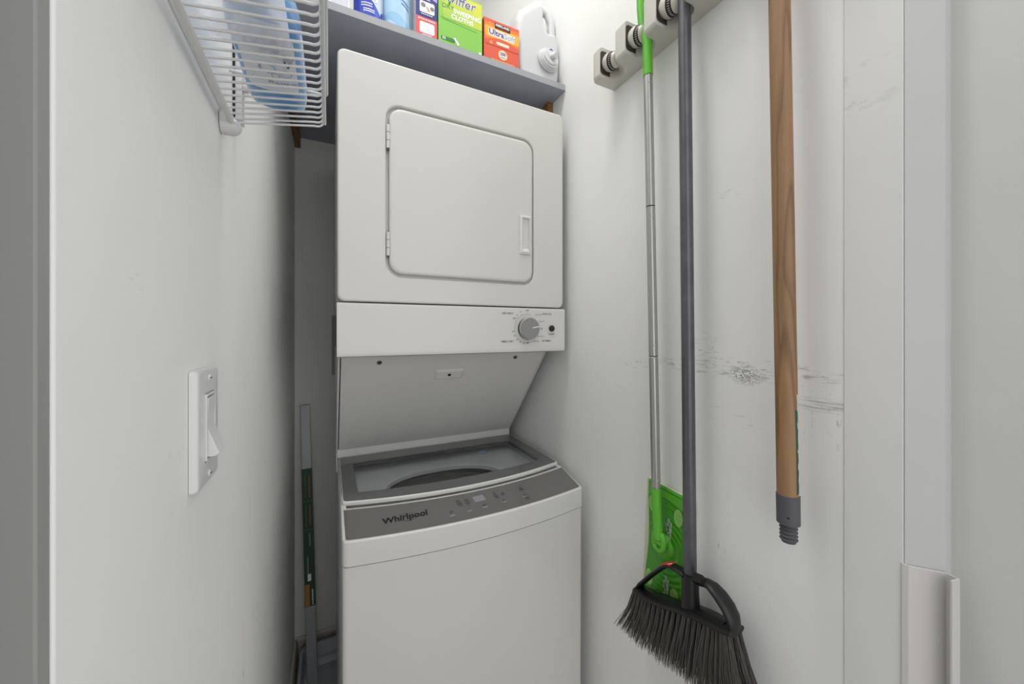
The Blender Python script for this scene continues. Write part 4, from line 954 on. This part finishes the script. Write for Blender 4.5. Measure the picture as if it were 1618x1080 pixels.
for ya, yb, k in segs:
    mb = MB(); a_ = onpole(ya); b_ = onpole(yb); q = (b_ - a_).normalized()
    mb.tube([a_ + q * 0.0006, a_ + q * 0.001, b_ - q * 0.001, b_ - q * 0.0002], [0.0088, 0.0092, 0.0092, 0.0088], M_alu, 20)
    if k < 3: mb.tube([b_ - q * 0.0004, b_ + q * 0.0012], 0.0089, M_dark, 20)
    for py_ in {1: (133,), 2: (343, 545), 3: (757,)}[k]:
        c = onpole(py_); mb.lathe(c + Vector((-0.0045, -0.0078, 0)), (-0.45, -0.9, 0), [(-0.001, 0.0022), (0.0012, 0.0018), (0.0018, 0.0008)], M_chrome, 10)
    mb.build('pole_section', fs_, sharp=40)
mb = MB(); mb.tube([PB, PB + dirp * 0.004, PE + Vector((0, 0, 0.010)), PE + Vector((0, 0, 0.0))], [0.0094, 0.0098, 0.0092, 0.0092], M_green, 20); mb.build('neck', fs_, sharp=75)
# head plate against the wall, slightly turned
hyc, hzc = 0.5560, -0.4600
rotA = math.radians(3.5)
def hp_(u, v, x):   # u: along the width (+ = towards the back wall), v: up
    return Vector((x, hyc + u * math.cos(rotA) - v * math.sin(rotA), hzc + u * math.sin(rotA) + v * math.cos(rotA)))
hw_, hh = 0.0590, 0.128
mb = MB()
def pad(d, x):
    pts = []
    nn = 26
    for i in range(nn): pts.append((-hw_ - d, -hh - d + (2 * hh + 2 * d) * i / nn))
    for i in range(10): pts.append((-hw_ - d + (2 * hw_ + 2 * d) * i / 10, hh + d))
    for i in range(nn): pts.append((hw_ + d + (0.0012 if i % 2 else 0), hh + d - (2 * hh + 2 * d) * i / nn))
    for i in range(10): pts.append((hw_ + d - (2 * hw_ + 2 * d) * i / 10, -hh - d))
    return [hp_(u, v, x) for u, v in pts]
mb.loft([pad(-0.004, 0.6492), pad(0, 0.6480), pad(0, 0.6425), pad(-0.002, 0.6415)], M_cream); mb.build('pad', fs_, sharp=50)
mb = MB()
def plate(d, x):
    pts = []
    nn = 20
    def hw2(v): return hw_ - 0.0095 - 0.0075 * math.cos(math.pi * v / (2 * hh) ) ** 2
    for i in range(nn + 1): v = -hh + 2 * hh * i / nn; pts.append((-(hw2(v) - d), v * (1 - d / hh)))
    for i in range(nn + 1): v = hh - 2 * hh * i / nn; pts.append(((hw2(v) - d), v * (1 - d / hh)))
    return [hp_(u, v, x) for u, v in pts]
# green plate with ring ridges
mr = bpy.data.materials.new('green_plate_ridged'); mr.use_nodes = True; nt = mr.node_tree; b_ = nt.nodes['Principled BSDF']
b_.inputs['Base Color'].default_value = rgb(70, 158, 34); b_.inputs['Roughness'].default_value = 0.35
g_ = nt.nodes.new('ShaderNodeNewGeometry'); vs_ = nt.nodes.new('ShaderNodeVectorMath'); vs_.operation = 'SUBTRACT'; vs_.inputs[1].default_value = (0.64, hyc, hzc + H); nt.links.new(g_.outputs['Position'], vs_.inputs[0])
ln_ = nt.nodes.new('ShaderNodeVectorMath'); ln_.operation = 'LENGTH'; nt.links.new(vs_.outputs[0], ln_.inputs[0])
m1_ = nt.nodes.new('ShaderNodeMath'); m1_.operation = 'MULTIPLY'; m1_.inputs[1].default_value = 2 * math.pi / 0.0115; nt.links.new(ln_.outputs['Value'], m1_.inputs[0])
m2_ = nt.nodes.new('ShaderNodeMath'); m2_.operation = 'SINE'; nt.links.new(m1_.outputs[0], m2_.inputs[0])
bp_ = nt.nodes.new('ShaderNodeBump'); bp_.inputs['Strength'].default_value = 0.5; bp_.inputs['Distance'].default_value = 0.0009; nt.links.new(m2_.outputs[0], bp_.inputs['Height']); nt.links.new(bp_.outputs[0], b_.inputs['Normal'])
mb.loft([plate(0, 0.6413), plate(0, 0.6350), plate(0.0015, 0.6335), plate(0.003, 0.6330)], mr)
mb.add([hp_(u, v, 0.6322) for u, v in ((-hw_ + 0.0125, hh - 0.004), (hw_ - 0.0125, hh - 0.004), (hw_ - 0.0145, hh - 0.028), (0.02, hh - 0.021), (0, hh - 0.019), (-0.02, hh - 0.021), (-hw_ + 0.0145, hh - 0.028))], [tuple(range(7))], M_green, False)
for (u, v) in ((-0.033, hh - 0.045), (0.033, hh - 0.045), (-0.033, -hh + 0.045), (0.033, -hh + 0.045)):
    mb.add([hp_(u + a_, v + c_, 0.6320) for a_, c_ in circ(0, 0, 0.0105, 24, 0.018)], [tuple(range(24))], M_greenL, False)
    for q in range(6):
        a1_ = math.radians(60 * q + 20); d_ = (math.cos(a1_), math.sin(a1_)); 
        mb.add([hp_(u + d_[0] * 0.003 - d_[1] * 0.0005, v + d_[1] * 0.004 + d_[0] * 0.0005, 0.6317), hp_(u + d_[0] * 0.008, v + d_[1] * 0.012, 0.6317), hp_(u + d_[0] * 0.003 + d_[1] * 0.0005, v + d_[1] * 0.004 - d_[0] * 0.0005, 0.6317)], [(0, 1, 2)], M_greenD, False)
for vv in (0.045, -0.078):
    for bold, mt, xx in ((0.0012, M_white, 0.6320), (0.0001, M_greenD, 0.6317)):
        mb.text('Swiffer', 0.0165, (lambda x, y_, vv=vv, xx=xx: hp_(-0.012 + y_ , vv + x, xx)), mt, bold=bold, shear=0.2)
hd = mb.build('head_plate', fs_, sharp=50)
mb = MB(); jc = Vector((0.6330, PE.y - 0.008, PE.z - 0.012))
mb.lathe(Vector((0.6330, hyc, hzc + 0.004)), (-1, 0, 0), [(-0.001, 0.026), (0.003, 0.025), (0.006, 0.020), (0.0065, 0.015), (0.004, 0.012)], M_green, 36)
mb.build('swivel_base', fs_, sharp=40)
mb = MB()
e0 = PE + Vector((0, 0, 0.012))
ring_ = [e0 + Vector((0.002, 0.0120 * math.copysign(abs(math.cos(q)) ** 0.7, math.cos(q)), -0.019 + 0.0175 * math.copysign(abs(math.sin(q)) ** 0.8, math.sin(q)))) for q in [2 * math.pi * i / 32 for i in range(33)]]
mb.tube(ring_, 0.0058, M_green, 14); mb.tube([e0 + Vector((0.002, 0.010, -0.019)), e0 + Vector((0.002, -0.010, -0.019))], 0.0072, M_green, 18)
mb.tube([e0 + Vector((0.004, 0.0, -0.019)), e0 + Vector((0.020, -0.001, -0.019))], [0.0085, 0.0120], M_green, 18)
mb.build('swivel_joint', fs_, sharp=75)

# ---- angle broom (black head, dark pole)
br = empty('angle_broom', (0.61, 0.48, -0.60), 'dark grey pole broom with black angled head and grey bristles on the right wall', 'broom')
Bt = on_x(1081.5, 0, 0.608); Bb = on_x(1090.5, 915, 0.606); db = (Bb - Bt).normalized()
mb = MB(); mb.tube([Bt - db * 0.30, Bt - db * 0.298, Bb - db * 0.001, Bb], [0.0108, 0.0115, 0.0115, 0.0112], M_darkpole, 28); mb.build('pole', br, sharp=40)
BXp = 0.600
def hpt(px, py, X=BXp): return on_x(px, py, X)
mb = MB()   # socket
sA = Bb - db * 0.012; sB = hpt(1091, 962)
mb.tube([sA, sA + db * 0.001, sA + (sB - sA) * 0.5, sB, sB + (sB - sA) * 0.02], [0.0135, 0.0150, 0.0150, 0.0165, 0.0160], M_black, 24)
mb.tube([hpt(1098, 913, 0.592), hpt(1112, 918, 0.592)], [0.011, 0.010], M_black, 4); mb.build('socket', br, sharp=40)
# base bar following the slightly curved head
bp0 = [hpt(1009, 928), hpt(1028, 941), hpt(1056, 952), hpt(1090, 962), hpt(1122, 976), hpt(1148, 990), hpt(1164, 997)]
mb = MB(); mb.tube(bp0, [0.009, 0.011, 0.0115, 0.012, 0.0115, 0.0110, 0.010], M_black, 16, flat=((0, 0, 1), 2.0, 0.62))
mb.tube([p + Vector((0, 0, 0.006)) for p in bp0[1:-1]], 0.006, M_black, 12, flat=((0, 0, 1), 1.6, 0.5)); mb.build('head_bar', br, sharp=75)
mb = MB(); lp = [hpt(1010, 927), hpt(1013, 922), hpt(1032, 906), hpt(1050, 894), hpt(1056, 892), hpt(1064, 894), hpt(1074, 900), hpt(1084, 908)]
mb.tube(lp, 0.0052, M_black, 14, flat=((0, 0, 1), 2.2, 0.85))
lb_ = [hpt(1048, 894, BXp - 0.0105), hpt(1060, 891.5, BXp - 0.0105)]
mb.build('loop_brace', br, sharp=75)
mb = MB(); q0 = lb_[0] + Vector((0, 0, 0.004)); q1 = lb_[1] + Vector((0, 0, 0.004))
mb.tube([hpt(1049, 891.8), hpt(1054, 889.5), hpt(1060, 889.8), hpt(1064, 891.8)], 0.0040, M_red, 12, flat=((0, 0, 1), 2.4, 0.6))
for k in (-1, 0, 1): mb.tube([hpt(1051 + 0.5 * k, 890.6 - k * 0.2, BXp - 0.0035 + k * 0.004), hpt(1062 + k * 0.5, 889.9 - k * 0.2, BXp - 0.0035 + k * 0.004)], 0.0006, M_white, 6)
mb.build('red_label', br, sharp=75)
mb = MB(); rp_ = [hpt(1106, 916), hpt(1116, 919), hpt(1126, 926), hpt(1138, 940), hpt(1150, 958), hpt(1158, 975), hpt(1161, 990), hpt(1160, 998)]
mb.tube(rp_, [0.0045, 0.0052, 0.0062, 0.0070, 0.0072, 0.0070, 0.0064, 0.005], M_black, 16, flat=((1, 0, 0), 1.0, 2.3)); mb.build('side_handle', br, sharp=75)
# bristles
mb = MB(); rng = random.Random(3)
def barp(t):
    k = min(int(t * (len(bp0) - 1)), len(bp0) - 2); f_ = t * (len(bp0) - 1) - k; return bp0[k].lerp(bp0[k + 1], f_)
tipL = hpt(985, 990); tipR = Vector((BXp, 0.335, -0.650))
TK = [(0, 990, 982), (0.15, 1014, 1006), (0.35, 1051, 1034), (0.5, 1081, 1056), (0.65, 1113, 1080), (0.85, 1166, 1122), (1.0, 1212, 1158)]
def tipat(t):
    for a_, b_ in zip(TK, TK[1:]):
        if t <= b_[0]:
            f_ = (t - a_[0]) / (b_[0] - a_[0]); return hpt(a_[1] + (b_[1] - a_[1]) * f_, a_[2] + (b_[2] - a_[2]) * f_)
nt_ = 24
for rowi in range(3):
    for i in range(nt_):
        t = (i + 0.5 * (rowi % 2)) / nt_
        t = min(t, 0.995)
        root = barp(t); xo = (rowi - 1) * 0.013
        tip = tipat(t)
        for k in range(34):
            a_ = rng.random() * 6.283; r_ = 0.0036 * math.sqrt(rng.random()); sp_ = rng.gauss(0, 0.0036); sx_ = rng.gauss(0, 0.005)
            p0 = root + Vector((xo + r_ * math.cos(a_), r_ * math.sin(a_), -0.003)); 
            ln = 1.0 - abs(rng.gauss(0, 0.055))
            p2 = tip + Vector((xo * 1.7 + sx_, sp_, 0)); p2.x = min(p2.x, 0.6475); p2 = p0 + (p2 - p0) * ln
            p1 = p0.lerp(p2, 0.45) + Vector((0, (0.5 - t) * 0.008 * -1, 0)); w0 = 0.00055
            d_ = (p2 - p0).normalized(); s1 = d_.orthogonal().normalized(); s2 = d_.cross(s1)
            vs = []
            for p, wd in ((p0, w0), (p1, w0), (p2, w0 * 0.55)): vs += [p + s1 * wd, p - s1 * wd * 0.5 + s2 * wd * 0.87, p - s1 * wd * 0.5 - s2 * wd * 0.87]
            mb.add(vs, [(0, 1, 4, 3), (1, 2, 5, 4), (2, 0, 3, 5), (3, 4, 7, 6), (4, 5, 8, 7), (5, 3, 6, 8)], M_bristle)
o = mb.build('bristles', br, sharp=180); o['kind'] = 'stuff'

# ---- wooden stick with threaded end
ws = empty('wooden_broomstick', (0.61, 0.31, -0.35), 'brown wooden broomstick with dark grey threaded end hanging in the nearest holder slot', 'broomstick')
Wt = on_x(1231.5, 0, 0.606); Wb = on_x(1245, 782, 0.606); dw = (Wb - Wt).normalized()
mb = MB(); mb.tube([Wt - dw * 0.28, Wt - dw * 0.275, Wb], [0.011, 0.0138, 0.0138], M_stick, 32); mb.build('stick', ws, sharp=40)
mb = MB(); c0 = Wb
mb.tube([c0 - dw * 0.002, c0 - dw * 0.0015, c0 + dw * 0.040, c0 + dw * 0.0405], [0.0138, 0.0148, 0.0146, 0.011], M_cap, 32)
pr_ = []
for i in range(40):
    z_ = 0.040 + 0.0004 * 1.7 * i
    pr_.append((z_, 0.0102 + 0.0013 * math.sin(2 * math.pi * i / 8)))
mb.lathe(c0, dw, pr_ + [(0.0675, 0.009), (0.068, 0.006)], M_cap, 28)
toC = (Vector((0, 0, c0.z)) - c0).normalized()
mb.lathe(c0 + dw * 0.028 + toC * 0.0144, toC, [(0, 0.0018), (0.0004, 0.0014)], M_black, 12)
mb.build('threaded_cap', ws, sharp=50)
M_tag = mat('paper_tag', (190, 190, 184), 0.7); M_tagg = mat('paper_tag_green', (30, 90, 66), 0.6)
mb = MB()
for mt, aa, bb, z0_, z1_, rr in ((M_tag, -22, 20, -0.150, -0.004, 0.0140), (M_tagg, -34, -16, -0.128, -0.006, 0.0141)):
    lo = []; 
    n_ = 10
    for zz in [z0_ + (z1_ - z0_) * j / 12 for j in range(13)]:
        lo.append([Wb + dw * zz + Vector((rr * math.sin(0), 0, 0)) + (Vector((0.35, -0.94, 0)).normalized() * math.cos(math.radians(aa + (bb - aa) * i / n_ + 3 * math.sin(zz * 300))) + Vector((0.94, 0.35, 0)) * math.sin(math.radians(aa + (bb - aa) * i / n_))) * rr for i in range(n_ + 1)])
    mb.loft(lo, mt, closed=False, cap0=False, cap1=False)
mb.build('paper_tag', ws)
